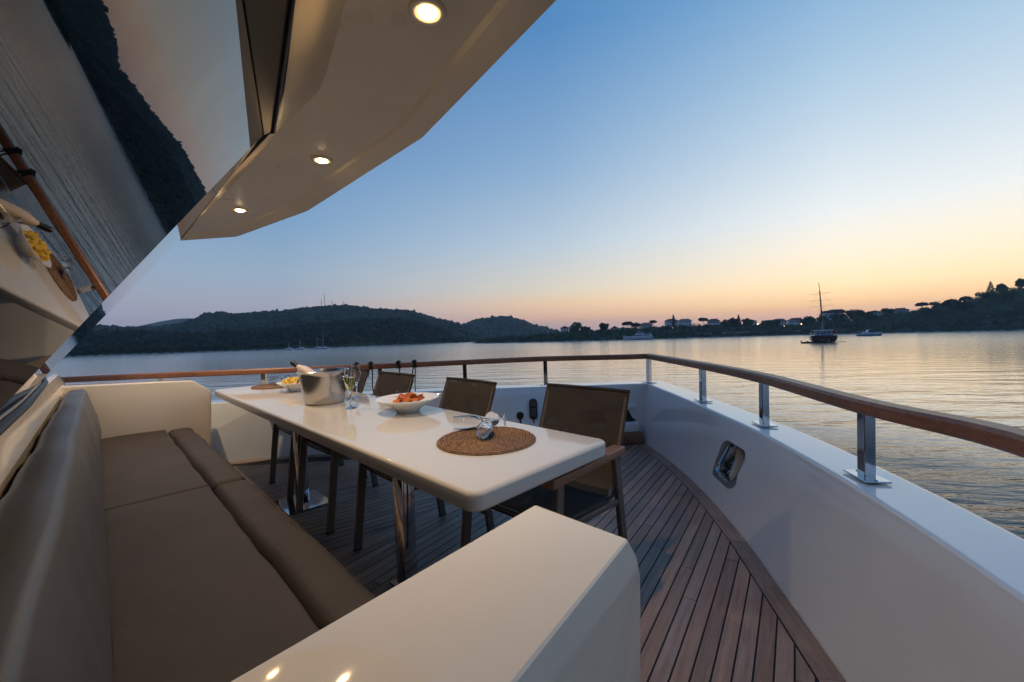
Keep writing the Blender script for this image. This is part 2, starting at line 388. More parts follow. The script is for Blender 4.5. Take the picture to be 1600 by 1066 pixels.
# hull flare below the bulwark
g = G(); P = []
for i in range(len(caps)):
    n = outward(caps, i); c = caps[i]; n2 = n / np.linalg.norm(n)
    P.append([(*(c + n * .165), -.33), (*(c + n2 * .0), -1.2), (*(c - n2 * .35), -2.4), (*(c - n2 * .7), -3.9)])
g.grid(P); obj('hull', g, m_hull, bulwark, 50)
# steel fairlead set in the hole
fl = thing('fairlead', 'polished steel fairlead window with rollers set in the white bulwark', 'fairlead', HC)
MR = HM.copy(); MR.translation = (0, 0, 0)
g = G(); n_ = len(hole_in)
rings = []
for (q, z) in ((1.0, .004), (.93, .016), (.35, .024), (.08, .02), (0., .008), (-.02, -.02), (-.02, -.17)):
    rings.append([(hi[0] + (ho[0] - hi[0]) * q, hi[1] + (ho[1] - hi[1]) * q, z) for hi, ho in zip(hole_in, hole_out)])
vs = [p for r in rings for p in r]; fs = []
for i in range(len(rings) - 1):
    for j in range(n_): fs.append((i * n_ + j, i * n_ + (j + 1) % n_, (i + 1) * n_ + (j + 1) % n_, (i + 1) * n_ + j))
g.add(vs, fs, MR); obj('frame', g, m_chrome, fl, 45)
m_roll = mat('grey roller', (.55, .53, .50), .4); vary(m_roll, 18, (.50, .48, .45), (.60, .58, .55))
for q in (-.05, .085):
    g = G(); prof = [(0, -.112), (.042, -.112), (.044, -.10), (.033, -.04), (.030, 0), (.033, .04), (.044, .10), (.042, .112), (0, .112)]
    RM = MR @ Matrix.Translation((q, 0, -.075)) @ Matrix.Rotation(-pi / 2, 4, 'X')
    g.lathe(prof, 20, RM); obj('roller', g, m_roll, fl, 60)
g = G(); g.bar(MR @ Vector((-.115, -.03, -.12)), MR @ Vector((.115, -.03, -.12)), .014, .014); obj('crossbar', g, m_chrome, fl)
for (a, b) in ((.05, -.129), (-.09, .13), (.10, -.13)):
    g = G(); g.lathe([(0, .028), (.007, .027), (.009, .022), (.009, .019)], 10, MR @ Matrix.Translation((a, b, 0))); obj('screw', g, m_steel, fl)

# ---- teak deck: planks on each side of the king plank, margin boards along the bulwark
def clip(poly, a, b):                       # keep the left side of a->b
    outp = []
    for i in range(len(poly)):
        p, q = poly[i], poly[(i + 1) % len(poly)]
        sp = (b[0] - a[0]) * (p[1] - a[1]) - (b[1] - a[1]) * (p[0] - a[0]); sq = (b[0] - a[0]) * (q[1] - a[1]) - (b[1] - a[1]) * (q[0] - a[0])
        if sp >= 0: outp.append(p)
        if sp * sq < 0:
            t = sp / (sp - sq); outp.append((p[0] + (q[0] - p[0]) * t, p[1] + (q[1] - p[1]) * t))
    return outp
dk = G(); dk_uv = []; dk_t = []
def plank(poly, dirv, z=0.):
    if len(poly) < 3: return
    ar = abs(sum(poly[i][0] * poly[(i + 1) % len(poly)][1] - poly[(i + 1) % len(poly)][0] * poly[i][1] for i in range(len(poly)))) / 2
    if ar < 2e-4: return
    c = np.mean(np.array(poly), 0); r0 = random.random() * 40; tn = .78 + .42 * random.random(); hu = random.uniform(-.06, .06)
    k = len(dk.v); n = len(poly)
    dk.v += [(p[0], p[1], z) for p in poly] + [(p[0], p[1], z - .006) for p in poly]
    faces = [tuple(range(k, k + n))] + [(k + i, k + n + i, k + n + (i + 1) % n, k + (i + 1) % n) for i in range(n)]
    for f in faces:
        dk.f.append(f)
        for i in f:
            p = dk.v[i]; dk_uv.append((p[0] * dirv[0] + p[1] * dirv[1] + r0, -p[0] * dirv[1] + p[1] * dirv[0] + r0 * .37)); dk_t.append((tn + hu, tn, tn - hu, 1))
GAP, PITCH, MARG = .0065, .058, .092
def inset_line(P, d):
    P = [np.array(p) for p in P]; return [P[i] - outward(P, i) * d for i in range(len(P))]
KX = -2.25
def side(edge, slope, kx, sgn):
    """edge: convex outline (counter-clockwise when sgn>0) of the inner margin line"""
    d = np.array([slope, 1.0]); d /= np.linalg.norm(d); nrm = np.array([d[1], -d[0]]) * sgn
    o = np.array([kx, 1.0])
    for i in range(-30, 70):
        a, b = i * PITCH + GAP / 2, (i + 1) * PITCH - GAP / 2
        y = -2.6 + random.uniform(-2, 0)
        while y < 6.5:
            ln = random.uniform(1.5, 2.6); y2 = y + ln
            q = [o + nrm * a + d * (y - 1 + .002), o + nrm * b + d * (y - 1 + .002), o + nrm * b + d * (y2 - 1 - .002), o + nrm * a + d * (y2 - 1 - .002)]
            poly = [tuple(p) for p in q]
            if sgn < 0: poly.reverse()
            for (ea, eb) in edge:
                poly = clip(poly, ea, eb)
                if not poly: break
            if poly: plank(poly, d)
            y = y2
ins_s = inset_line(fs_, MARG); ins_p = inset_line(fp_, MARG)
es = [(tuple(ins_s[i]), tuple(ins_s[i + 1])) for i in range(len(ins_s) - 1)] + [((KX + .066, 6), (KX + .066, -3))]
ep = [(tuple(ins_p[i]), tuple(ins_p[i + 1])) for i in range(len(ins_p) - 1)] + [((KX - .066, -3), (KX - .066, 6))]
side(es, -.174, KX, 1); side(ep, .174, KX, -1)
y = -2.6
while y < 3.7:
    y2 = min(y + random.uniform(1.3, 2.2), 3.75); plank([(KX - .06, y + .002), (KX + .06, y + .002), (KX + .06, y2 - .002), (KX - .06, y2 - .002)], (0, 1)); y = y2 + .001
for outer, inner in ((fs_, inset_line(fs_, MARG - GAP)), (fp_, inset_line(fp_, MARG - GAP))):
    o2 = inset_line(outer, .004)
    st = 0
    while st < len(outer) - 1:
        en = min(st + random.choice((4, 5, 6)), len(outer) - 1)
        for i in range(st, en):
            a, b, c, d = np.array(o2[i]), np.array(o2[i + 1]), np.array(inner[i + 1]), np.array(inner[i])
            if i == st: a = a + (b - a) * .02; d = d + (c - d) * .02
            t = (b - a) / np.linalg.norm(b - a); seed = (st * 13) % 17; stt = random.getstate(); random.seed(seed)
            poly = [tuple(a), tuple(b), tuple(c), tuple(d)]
            plank(poly, t); random.setstate(stt)
        st = en
me = make_mesh('deck', dk, m_deck, smooth=False, fix=False)
uvl = me.uv_layers.new(name='UVMap'); uvl.data.foreach_set('uv', np.array(dk_uv, np.float32).ravel())
ca = me.color_attributes.new('tint', 'FLOAT_COLOR', 'CORNER'); ca.data.foreach_set('color', np.array(dk_t, np.float32).ravel())
bm = bmesh.new(); bm.from_mesh(me); bmesh.ops.recalc_face_normals(bm, faces=bm.faces)
for f in bm.faces:
    if abs(f.normal.z) > .9 and f.normal.z < 0: f.normal_flip()
bm.to_mesh(me); bm.free()
deck = obj('deck', me, None); tag(deck, 'weathered teak plank deck with black caulked seams inside the bulwark', 'deck', kind='structure')
g = G(); P = [tuple(p) for p in fs_] + [tuple(p) for p in fp_[1:]]
g.prism([(p[0], p[1]) for p in P], -.03, -.0045); obj('caulking', g, m_caulk, deck)

# ---- handrail on posts
RAIL_S = [(.95, -1.6), (.62, .2), (.40, 1.0), (.187, 1.56), (-.13, 1.975), (-.62, 2.655), (-1.16, 3.225), (-1.955, 3.965)]
RAIL_P = [(-1.955, 3.965), (-2.82, 3.33), (-3.33, 2.66), (-3.84, 1.98), (-4.55, 1.07), (-5.05, .45), (-5.62, -.36), (-5.9, -1.4)]
ZR = .872
hr = thing('handrail', 'teak handrail on square steel posts running round the bow', 'handrail')
rs = crom([(p[0], p[1], ZR + (.012 if i < 4 else 0)) for i, p in enumerate(RAIL_S)], 5)
rp = crom([(p[0], p[1], ZR - .004) for p in RAIL_P], 5)
prof = [(-.037, -.018), (-.031, -.026), (.031, -.026), (.037, -.018), (.037, .014), (.028, .025), (-.028, .025), (-.037, .014)]
g = G(); g.sweep(rs + rp[1:], prof); obj('rail', g, m_rail, hr, 30)
def post(x, y, dirx, z0):
    a = math.atan2(dirx[1], dirx[0])
    g = G(); g.box((x, y, (z0 + ZR - .018) / 2), (.042, .038, ZR - .018 - z0), None, .002, 1, a); p = obj('post', g, m_chrome, hr)
    g = G(); g.box((x, y, z0 + .007), (.13, .085, .006), None, .002, 1, a)
    for sg_ in (-1, 1): g.lathe([(0, .0135), (.0045, .013), (.0065, .0098)], 8, Matrix.Translation((x + sg_ * .051 * cos(a), y + sg_ * .051 * sin(a), z0)))
    bp = obj('base_plate', g, m_chrome, p)
for (x, y, d, z0) in ((-.132, 1.982, (-.58, .81), .602), (-.618, 2.655, (-.62, .78), .602), (-1.155, 3.215, (-.72, .69), .602), (-1.95, 3.955, (-.9, .3), .6),
                      (-2.80, 3.325, (-.75, -.66), .588), (-3.32, 2.655, (-.65, -.76), .582), (-3.83, 1.985, (-.62, -.78), .576), (-4.5, 1.12, (-.6, -.8), .577), (-5.08, .41, (-.6, -.8), .577), (.36, 1.09, (-.5, .86), .602), (.66, 0., (-.2, .98), .602)):
    post(x, y, d, z0)

# ---- fender lines tied on the port rail
def rail_pt(px, py):
    best = None
    for i in range(len(rp) - 1):
        for t in np.linspace(0, 1, 12):
            p = rp[i] + (rp[i + 1] - rp[i]) * t; c = RB @ (p - np.array([0, 0, HD]))
            e = abs(800 + FOC * c[0] / c[1] - px)
            if best is None or e < best[0]: best = (e, p, (rp[i + 1] - rp[i]) / np.linalg.norm(rp[i + 1] - rp[i]))
    return best[1], best[2]
for k, (px, lab) in enumerate(((558, 'dark fender line on the teak rail behind the flutes and the chair beside them'), (580, 'dark fender line on the rail with a loose end, between the two farthest chairs'),
                               (624, 'dark fender line tied on the rail above the middle of a chair back'), (647, 'dark fender line on the rail above the top corner of a chair back'))):
    p, t = rail_pt(px, 0); t = Vector(t); sd = t.cross(Vector((0, 0, 1))).normalized()
    if sd.y < 0: sd = -sd
    g = G()
    for w in range(3):
        c = Vector(p) + t * (.014 * (w - 1)); pts = []
        for q in range(16):
            a = 2 * pi * q / 16; ca_, sa_ = cos(a), sin(a); m_ = max(abs(ca_), abs(sa_)); rr_ = .95 / max(m_, .72)
            pts.append(c + sd * .038 * rr_ * ca_ + Vector((0, 0, .031 * rr_ * sa_ + .002)) + t * .006 * sin(a + w))
        g.tube(pts, .0065, 7, closed=True)
    c = Vector(p)
    g.tube([c + Vector((0, 0, .03)) + t * -.02, c + Vector((0, 0, .045)), c + Vector((0, 0, .028)) + t * .025, c + sd * .03 + Vector((0, 0, .04))], .008, 7)
    g.tube([c + sd * .042 + Vector((0, 0, .01)), c + sd * .05 + Vector((0, 0, -.08)), c + sd * .07 + t * .01 + Vector((0, 0, -.20)), c + sd * .125 + t * .015 + Vector((0, 0, -.282)), c + sd * .21 + Vector((0, 0, -.33)), c + sd * .25 + Vector((0, 0, -.9))], .0055, 7)
    if k in (1, 3): g.tube([c - sd * .04, c - sd * .045 + Vector((0, 0, -.05)) + t * .015, c - sd * .04 + Vector((0, 0, -.10)) + t * .025], .0055, 7)
    fr = obj('fender_line', g, m_rope); tag(fr, lab, 'rope', 'fender lines tied on the port rail')

# ---- things on the inner face of the port bulwark
def pwall(px, z):                     # point on the port wall under pixel column px at height z, and outward normal
    best = None
    for i in range(nst, len(caps) - 1):
        for t in np.linspace(0, 1, 20):
            f = foots[i] + (foots[i + 1] - foots[i]) * t; c = caps[i] + (caps[i + 1] - caps[i]) * t; p = f + (c - f) * (z / zc[i]); p = np.array([*p, z])
            q = RB @ (p - np.array([0, 0, HD])); e = abs(800 + FOC * q[0] / q[1] - px)
            if best is None or e < best[0]: best = (e, p, caps[i + 1] - caps[i])
    t = best[2] / np.linalg.norm(best[2]); return Vector(best[1]), Vector((t[0], t[1], 0)), Vector((t[1], -t[0], 0))
p, t, n = pwall(833, .36)
M = Matrix((t, Vector((0, 0, 1)), -n)).transposed().to_4x4()
if M.determinant() < 0: M = Matrix((-t, Vector((0, 0, 1)), -n)).transposed().to_4x4()
rc = thing('remote_handset', 'black windlass remote handset hung on the white bulwark behind the chairs', 'remote control', p)
g = G(); g.prism(rrect(.042, .105, .035, 6), .004, .05, M, .008, 2); obj('body', g, m_black, rc)
m_grey = mat('dark grey plastic', (.07, .07, .075), .5); vary(m_grey, 20, (.06, .06, .065), (.085, .085, .09))
g = G(); g.prism(rrect(.032, .03, .012, 5), .049, .054, M @ Matrix.Translation((0, .058, 0)), .002, 1); g.prism(rrect(.03, .045, .012, 5), .049, .053, M @ Matrix.Translation((0, -.032, 0)), .002, 1); obj('button_panel', g, m_grey, rc)
g = G(); g.tube([M @ Vector((0, -.10, .025)), M @ Vector((0, -.14, .03)), M @ Vector((.01, -.22, .02)), M @ Vector((-.02, -.33, .02))], .008, 8); obj('cord', g, m_rubber, rc)
p, t, n = pwall(813, .29)
sk = thing('deck_socket', 'small round black socket on the white bulwark beside the remote handset', 'socket', p)
g = G(); g.lathe([(0, .03), (.03, .03), (.036, .022), (.036, 0), (.042, -.004), (.042, -.01)], 20, M); obj('cap', g, m_black, sk)
g = G(); g.tube([M @ Vector((0, -.03, .02)), M @ Vector((.005, -.075, .03)), M @ Vector((.03, -.11, .02))], .009, 8); obj('plug', g, m_rubber, sk)
# bow locker: white sill, opening shaded by a black box, teak step in the corner
p0 = Vector((-2.034, 3.908, 0)); tt = Vector((-.67, -.74, 0)).normalized(); nn = Vector((tt.y, -tt.x, 0))
if nn.y < 0: nn = -nn
LM = Matrix((tt, nn, Vector((0, 0, 1)))).transposed().to_4x4(); LM.translation = p0
lk = thing('bow_locker', 'white mooring locker with dark opening on a teak step in the bow corner', 'locker')
g = G(); g.box((.30, -.055, .165), (.50, .10, .10), LM, .012, 2); g.box((.30, -.03, .36), (.50, .05, .05), LM, .01, 2); g.box((.57, -.04, .24), (.05, .09, .29), LM, .01, 2); obj('body', g, m_gel, lk)
g = G(); g.box((.30, -.012, .275), (.485, .03, .125), LM); obj('opening', g, m_rubber, lk)  # solid black box; shade inside the recess put into its colour
g = G(); g.tube([LM @ Vector((.1 + .05 * i, -.05 - .01 * (i % 2), .225 + .012 * (i % 3))) for i in range(8)], .014, 8); obj('rope', g, m_rope, lk)
g = G(); g.box((.30, -.075, .058), (.54, .15, .11), LM, .01, 2); obj('step', g, m_pad, lk)

# ---- table
tb = thing('dining_table', 'long glossy cream dining table on two square steel legs', 'table', (-2.66, 1.063, 0))
g = G(); rings = []
TR = .014
for z, d in [(.683, .03), (.683, TR)] + [(.683 + TR * (1 - cos(radians(a))), TR * (1 - sin(radians(a)))) for a in (22, 45, 68, 90)] + [(.745 - TR * (1 - sin(radians(a))), TR * (1 - cos(radians(a)))) for a in (0, 15, 30, 45, 60, 75, 90)] + [(.745, TR + .01)]:
    rings.append([(p[0], p[1], z) for p in rrect(1.79 - d, .353 - d, .045 - d * .9, 9)])
nr = len(rings[0])
g.add([p for r in rings for p in r], [(i * nr + j, i * nr + (j + 1) % nr, (i + 1) * nr + (j + 1) % nr, (i + 1) * nr + j) for i in range(len(rings) - 1) for j in range(nr)] + [tuple(reversed(range(nr))), tuple((len(rings) - 1) * nr + j for j in range(nr))])
obj('tabletop', g, m_table, tb, 60)
for lx in (.93, -.48):
    g = G(); g.box((lx, -.075, .343), (.085, .065, .68), None, .004, 2); lg = obj('leg', g, m_chrome, tb)
    g = G(); g.box((lx, -.075, .005), (.34, .29, .009) if lx < 0 else (.14, .12, .009), None, .003, 1)
    obj('base_plate', g, m_chrome, lg)

# ---- chairs
def chair_build(label):
    t = thing('sling_chair', label, 'chair', group='brown sling chairs along the table')
    W = .245
    for sx in (-1, 1):
        g = G(); g.bar((sx * W, -.02, .004), (sx * W, .05, .638), .024, .042); lg = obj('leg', g, m_frame, t)
        g = G(); g.box((sx * W, -.02, .006), (.028, .046, .012), None, .003, 1); obj('foot_cap', g, m_black, lg)
        g = G(); g.bar((sx * W, .545, .004), (sx * W, .46, .638), .024, .042); lg = obj('leg', g, m_frame, t)
        g = G(); g.box((sx * W, .545, .006), (.028, .046, .012), None, .003, 1); obj('foot_cap', g, m_black, lg)
        g = G(); g.box((sx * (W + .004), .235, .652), (.060, .52, .034), None, .006, 2); obj('armrest', g, m_pad, t, 60)
    g = G()
    for sx in (-1, 1):
        x = sx * (W - .018)
        g.bar((sx * W, -.015, .634), (sx * W, .48, .634), .022, .018)
        g.tube([(x, .03, .47), (x, .2, .46), (x, .38, .445), (x, .435, .45), (x, .465, .50), (x, .535, .66), (x, .615, .86)], .010, 8)
        g.bar((sx * W, .035, .455), (sx * W, .49, .425), .018, .026)
    g.tube([(-W + .02, .03, .465), (W - .02, .03, .465)], .013, 8)
    g.tube([(-W + .02, .40, .43), (W - .02, .40, .43)], .011, 8)
    g.bar((-W, .53, .16), (W, .53, .16), .016, .022)
    obj('frame', g, m_frame, t, 60)
    def sling(path, name, bow):
        P0 = []; P1 = []
        for i, (y, z) in enumerate(path):
            a = path[max(i - 1, 0)]; b = path[min(i + 1, len(path) - 1)]; ty, tz = b[0] - a[0], b[1] - a[1]; l = hypot(ty, tz); ny, nz = -tz / l, ty / l
            r0 = []; r1 = []
            for j in range(13):
                u = j / 6. - 1; s_ = bow * (1 - u * u)
                r0.append((u * (W - .004), y - ny * s_ * 1 + ny * .004, z - nz * s_ + nz * .004)); r1.append((u * (W - .004), y - ny * s_ - ny * .004, z - nz * s_ - nz * .004))
            P0.append(r0); P1.append(r1)
        g = G(); g.grid(P0); k = len(g.v); g.grid([r[::-1] for r in P1])
        n = len(P0); mm = 13
        for i in range(n - 1):
            for j in (0, mm - 1):
                g.f.append((i * mm + j, (i + 1) * mm + j, k + (i + 1) * mm + (mm - 1 - j), k + i * mm + (mm - 1 - j)))
        for j in range(mm - 1):
            for i in (0, n - 1): g.f.append((i * mm + j, i * mm + j + 1, k + i * mm + (mm - 2 - j), k + i * mm + (mm - 1 - j)))
        return g
    obj('seat', sling([(.012, .472), (.04, .482), (.12, .478), (.2, .472), (.32, .462), (.39, .456)], 'seat', .012), m_fab, t, 60)
    bk = obj('backrest', sling([(.40, .452), (.445, .455), (.478, .50), (.503, .58), (.54, .68), (.585, .80), (.614, .875), (.622, .893)], 'back', .016), m_fab, t, 60)
    g = G(); g.tube([(-W + .005, .618, .889), (-.1, .632, .889), (.1, .632, .889), (W - .005, .618, .889)], .0085, 8); obj('hem', g, m_fab, bk)
    return t
chairs = [(-1.17, 1.10, .03, 'brown sling chair nearest the camera, its teak armrest clear of the table end'),
          (-1.965, .98, -.02, 'brown sling chair standing behind the white bowl of orange crisps'),
          (-2.77, .95, .03, 'brown sling chair with two fender lines on the rail just over its backrest'),
          (-3.52, .97, -.03, 'brown sling chair mostly hidden behind the champagne flutes and ice bucket')]
proto = chair_build(chairs[0][3])
for i, (x, y, a, lab) in enumerate(chairs):
    c = proto if i == 0 else dup(proto)
    c.location = (x, y, 0); c.rotation_euler = (0, 0, a); c['label'] = lab

# ---- bench sofa
so = thing('bench_sofa', 'white moulded bench sofa with brown vinyl cushions and square arms', 'sofa', (0, 0, 0))
g = G(); g.prism([(-4.46, .02), (-.60, .02), (-.60, .45), (-4.46, .45)], 0.001, .33, None, .01, 2); obj('plinth', g, m_gel, so)
def arm(xi0, xi1, xo0, xo1, name, dz=0., fl=1.):
    """arm: side profile (y,z) extruded between an inner and an outer side that may splay"""
    pr = [(-.30, .0), (-.30, .885), (-.1, .872), (.3, .852), (.645, .836), (.686, .775), (.706, .73), (.706, .69), (.690, .45), (.655, .0)]
    if fl == 1.: pr = pr[:3] + [(.3, .852), (.577, .836), (.690, .742), (.700, .725), (.701, .70)] + pr[-2:]
    pr = [(y, z if z < .8 else .82 + (z - .836) * fl + (.016 + dz)) for y, z in pr]
    bm = bmesh.new()
    f = lambda a, b, y: a + (b - a) * (y + .3) / 1.0
    A = [bm.verts.new((f(xi0, xi1, y), y, z)) for y, z in pr]; B = [bm.verts.new((f(xo0, xo1, y), y, z)) for y, z in pr]
    bm.faces.new(A); bm.faces.new(B[::-1])
    for i in range(len(pr)): bm.faces.new((A[i], B[i], B[(i + 1) % len(pr)], A[(i + 1) % len(pr)]))
    bmesh.ops.recalc_face_normals(bm, faces=bm.faces)
    eds = [e for e in bm.edges if e.calc_face_angle(0) > radians(28)]
    bmesh.ops.bevel(bm, geom=eds, offset=.009, segments=3, affect='EDGES', profile=.5)
    g = G(); g.bm(bm); return g
obj('arm', arm(-.492, -.592, -.20, -.372, 'arm', -.014, .35), m_cream, so, 22)
obj('arm', arm(-4.50, -4.50, -4.74, -4.70, 'arm'), m_cream, so, 22)
def cushion(x0, x1, y0, y1, z0, z1, r, puff, name, mtl, nx=28, ny=10, front=0., seed=0):
    P = []; g = G(); rn = random.Random(seed); ph = [rn.uniform(0, 6.28) for _ in range(6)]
    bm = bmesh.new(); bmesh.ops.create_cube(bm, size=1.); bmesh.ops.scale(bm, vec=(x1 - x0, y1 - y0, z1 - z0), verts=bm.verts)
    bmesh.ops.bevel(bm, geom=bm.edges[:], offset=r, segments=5, affect='EDGES', profile=.5)
    # slice for soft undulation
    for k in range(1, nx): bmesh.ops.bisect_plane(bm, geom=bm.verts[:] + bm.edges[:] + bm.faces[:], plane_co=(-(x1 - x0) / 2 + (x1 - x0) * k / nx, 0, 0), plane_no=(1, 0, 0))
    for k in range(1, ny): bmesh.ops.bisect_plane(bm, geom=bm.verts[:] + bm.edges[:] + bm.faces[:], plane_co=(0, -(y1 - y0) / 2 + (y1 - y0) * k / ny, 0), plane_no=(0, 1, 0))
    for v in bm.verts:
        u, w = v.co.x / (x1 - x0) * 2, v.co.y / (y1 - y0) * 2
        if v.co.z > 0:
            v.co.z += puff * (1 - u ** 4) * (1 - w * w) + .0035 * sin(v.co.x * 9 + ph[0]) * sin(v.co.y * 11 + ph[1]) + .003 * sin(v.co.x * 23 + ph[2])
        v.co.y += (.004 if v.co.y < 0 else .0015) * sin(v.co.x * 6 + ph[3]) + .0012 * sin(v.co.x * 17 + ph[4])
    g.bm(bm, Matrix.Translation(((x0 + x1) / 2, (y0 + y1) / 2, (z0 + z1) / 2))); return g
SX = -2.58
for a, b, sd_ in ((-4.495, SX - .003, 1), (SX + .003, -.575, 2)):
    obj('seat_cushion', cushion(a, b, -.02, .372, .33, .450, .013, .004, 'c', m_cush, seed=sd_), m_cush, so, 60)
for a, b, sd_ in ((-4.44, SX - .004, 3), (SX + .004, -.575, 4)):
    obj('front_bolster', cushion(a, b, .374, .545, .31, .452, .045, .007, 'c', m_cush, seed=sd_), m_cush, so, 60)
# backrest: one long soft wedge, ridge undulating
g = G(); P = []
for i in range(81):
    x = -4.495 + (3.895) * i / 80
    w1 = .004 * sin(x * 5.1) + .003 * sin(x * 11.3 + 1) + .002 * sin(x * 23); w2 = .004 * sin(x * 3.3 + .5) + .003 * sin(x * 9.1)
    e = min(1, (x + 4.495) / .05, (-.60 - x) / .05); e = max(e, 0) ** .5; sh = .012 * (1 - e)
    belly = .028 * math.exp(-((x + 3.95) / .35) ** 2)
    prof = [(-.175 + sh, .44), (-.178 + sh, .70), (-.176 + w1 * .6 + sh, .825 - sh), (-.164 + w1, .850 - sh + w2 * .5), (-.145 + w1, .858 - sh + w2), (-.088 + w2, .859 - sh + w2), (-.074 + w2, .853 - sh + w2 * .7), (-.067 + w2 - sh, .838), (-.044 + w1 + belly - sh, .70), (-.030 + w1 + belly - sh, .60), (-.014 - sh, .50), (-.008 - sh, .452), (-.008 - sh, .44)]
    P.append([(x, y, z) for y, z in prof])
g.grid(P); g.f.append(tuple(range(13))); k = 80 * 13; g.f.append(tuple(k + j for j in range(13)))
for i in range(80): g.f.append((i * 13, (i + 1) * 13, (i + 1) * 13 + 12, i * 13 + 12))
obj('backrest', g, m_back, so, 60)

# ---- deckhouse: ledge, raked windscreen, brow with downlights
dh = thing('deckhouse', 'cream deckhouse front with raked mirrored windscreen under an overhanging brow', 'deckhouse')
PN = np.array([.162, .798, -.58]); PN /= np.linalg.norm(PN); PK = -1.02
pl = lambda px, py: on_plane(px, py, PN, PK)
C = pl(412, 210); E1 = pl(0, 640)
u = (C - E1) / np.linalg.norm(C - E1)
a_ = np.array([sin(radians(1.5)), cos(radians(1.5)), 0]); QN = a_ - (a_ @ u) * u; QN /= np.linalg.norm(QN); QK = QN @ C
P3 = on_plane(283, 373, QN, QK); P4 = on_plane(71, 588, QN, QK)
zb = .975
def down(p, q, z): return q + (p - q) * (z - q[2]) / (p[2] - q[2])
E0 = down(E1, C, zb); P0 = down(P4, P3, zb)
E2 = pl(380, 0); e2d = (E2 - C); C_s = C + e2d * 2.6                 # top edge carried on past the frame to starboard
B_s = np.array([C_s[0] + .12, 0, zb]); B_s[1] = (PK - PN[0] * B_s[0] - PN[2] * zb) / PN[1]
def slab(pts, n, th):
    g = G(); A = [tuple(p) for p in pts]; B = [tuple(np.array(p) - n * th) for p in pts]; k = len(A)
    g.add(A + B, [tuple(range(k)), tuple(reversed(range(k, 2 * k)))] + [(i, k + i, k + (i + 1) % k, (i + 1) % k) for i in range(k)]); return g
obj('windscreen_pane', slab([E0, B_s, C_s, C], PN, .012), m_pane, dh, smooth=False)
obj('windscreen_pane', slab([P0, E0, C, P3], QN, .012), m_pane, dh, smooth=False)
# glazing border above the pane, in the same plane, a hair proud
R1 = pl(452, 0); R2 = pl(425, 204); Rs_ = R2 + (R1 - R2) * 2.6
obj('glazing_border', slab([C + PN * .003, C_s + PN * .003, Rs_ + PN * .003, R2 + PN * .003], PN, .012), m_frit, dh, smooth=False)
g = G(); g.tube([Rs_ + PN * .008, R2 + PN * .008, C + PN * .006 + np.array([-.03, 0, .02]), P3 + QN * .004 + np.array([0, 0, .008])], .005, 8)
obj('rubber_seal', g, m_rubber, dh)
g = G(); sy = -.24
g.tube([(B_s[0], B_s[1] + .01, .955), (E0[0], E0[1] + .012, .955), (P0[0], P0[1] + .012, .955), (-4.0, sy - .005, .95), (-4.75, -.30, .94)], .015, 8); obj('sill_seal', g, m_rubber, dh)
# ledge behind the sofa and wall below it
g = G(); P = []
for x in np.linspace(-5.0, .55, 24):
    ye = sy if x < -1.68 else sy - .203 * (x + 1.68)
    P.append([(x, ye - .02, .955), (x, ye + .004, .950), (x, ye + .010, .944), (x, -.192, .852), (x, -.188, .845), (x, -.186, .40), (x, -.186, .002)])
g.grid(P); obj('ledge', g, m_cream, dh, 12)
# brow
ZS = 2.08
O = [(.20, -1.0), (.03, .5), (-.43, .835), (-1.539, 1.042), (-2.966, 1.051), (-4.072, .867), (-4.489, .555), (-4.62, -.6)]
O2 = [np.array(o) for o in O]
def inset2(P, d):
    R_ = []
    for i in range(len(P)):
        t0 = P[i] - P[i - 1] if i else P[1] - P[0]; t1 = P[i + 1] - P[i] if i < len(P) - 1 else t0
        n0 = np.array([t0[1], -t0[0]]) / np.linalg.norm(t0); n1 = np.array([t1[1], -t1[0]]) / np.linalg.norm(t1); n = n0 + n1; n /= np.linalg.norm(n); R_.append(P[i] - n * d / (n @ n0))
    return R_
S2 = inset2(O2, .105); S1 = inset2(O2, .09)
I = [at(540, 0, ZS), at(512, 108, ZS), at(499, 142, ZS), at(440, 200, ZS), at(372, 281, ZS), at(300, 356, ZS)]
I0 = I[0] + (I[0] - I[1]) * 3.2
Il = [I0] + I + [np.array([-4.42, .40, ZS]), np.array([-4.5, -.6, ZS])]
bm = bmesh.new()
lo = [bm.verts.new((p[0], p[1], ZS)) for p in S2]; li = [bm.verts.new(tuple(p)) for p in Il]
loop = lo + li[::-1]; ed = [bm.edges.new((loop[i], loop[(i + 1) % len(loop)])) for i in range(len(loop))]
bmesh.ops.triangle_fill(bm, edges=ed, use_beauty=True)
g = G(); g.bm(bm)
n = len(O)
for (A, za, B, zb_) in ((S2, ZS, S1, ZS - .012), (S1, ZS - .012, O2, 2.05), (O2, 2.05, O2, 2.075), (O2, 2.075, inset2(O2, .03), 2.16), (inset2(O2, .03), 2.16, inset2(O2, .25), 2.2)):
    g.grid([[(p[0], p[1], za) for p in A], [(p[0], p[1], zb_) for p in B]])
q = inset2(O2, .25); k = len(g.v); g.v += [(p[0], p[1], 2.2) for p in q]; g.f.append(tuple(range(k, k + n)))
bmx = bmesh.new(); vv = [bmx.verts.new(p) for p in g.v]
for f in g.f:
    try: bmx.faces.new([vv[i] for i in f])
    except ValueError: pass
bmesh.ops.remove_doubles(bmx, verts=bmx.verts, dist=.0005); g = G(); g.bm(bmx)
brow = obj('brow', g, m_soffit, dh, 20)
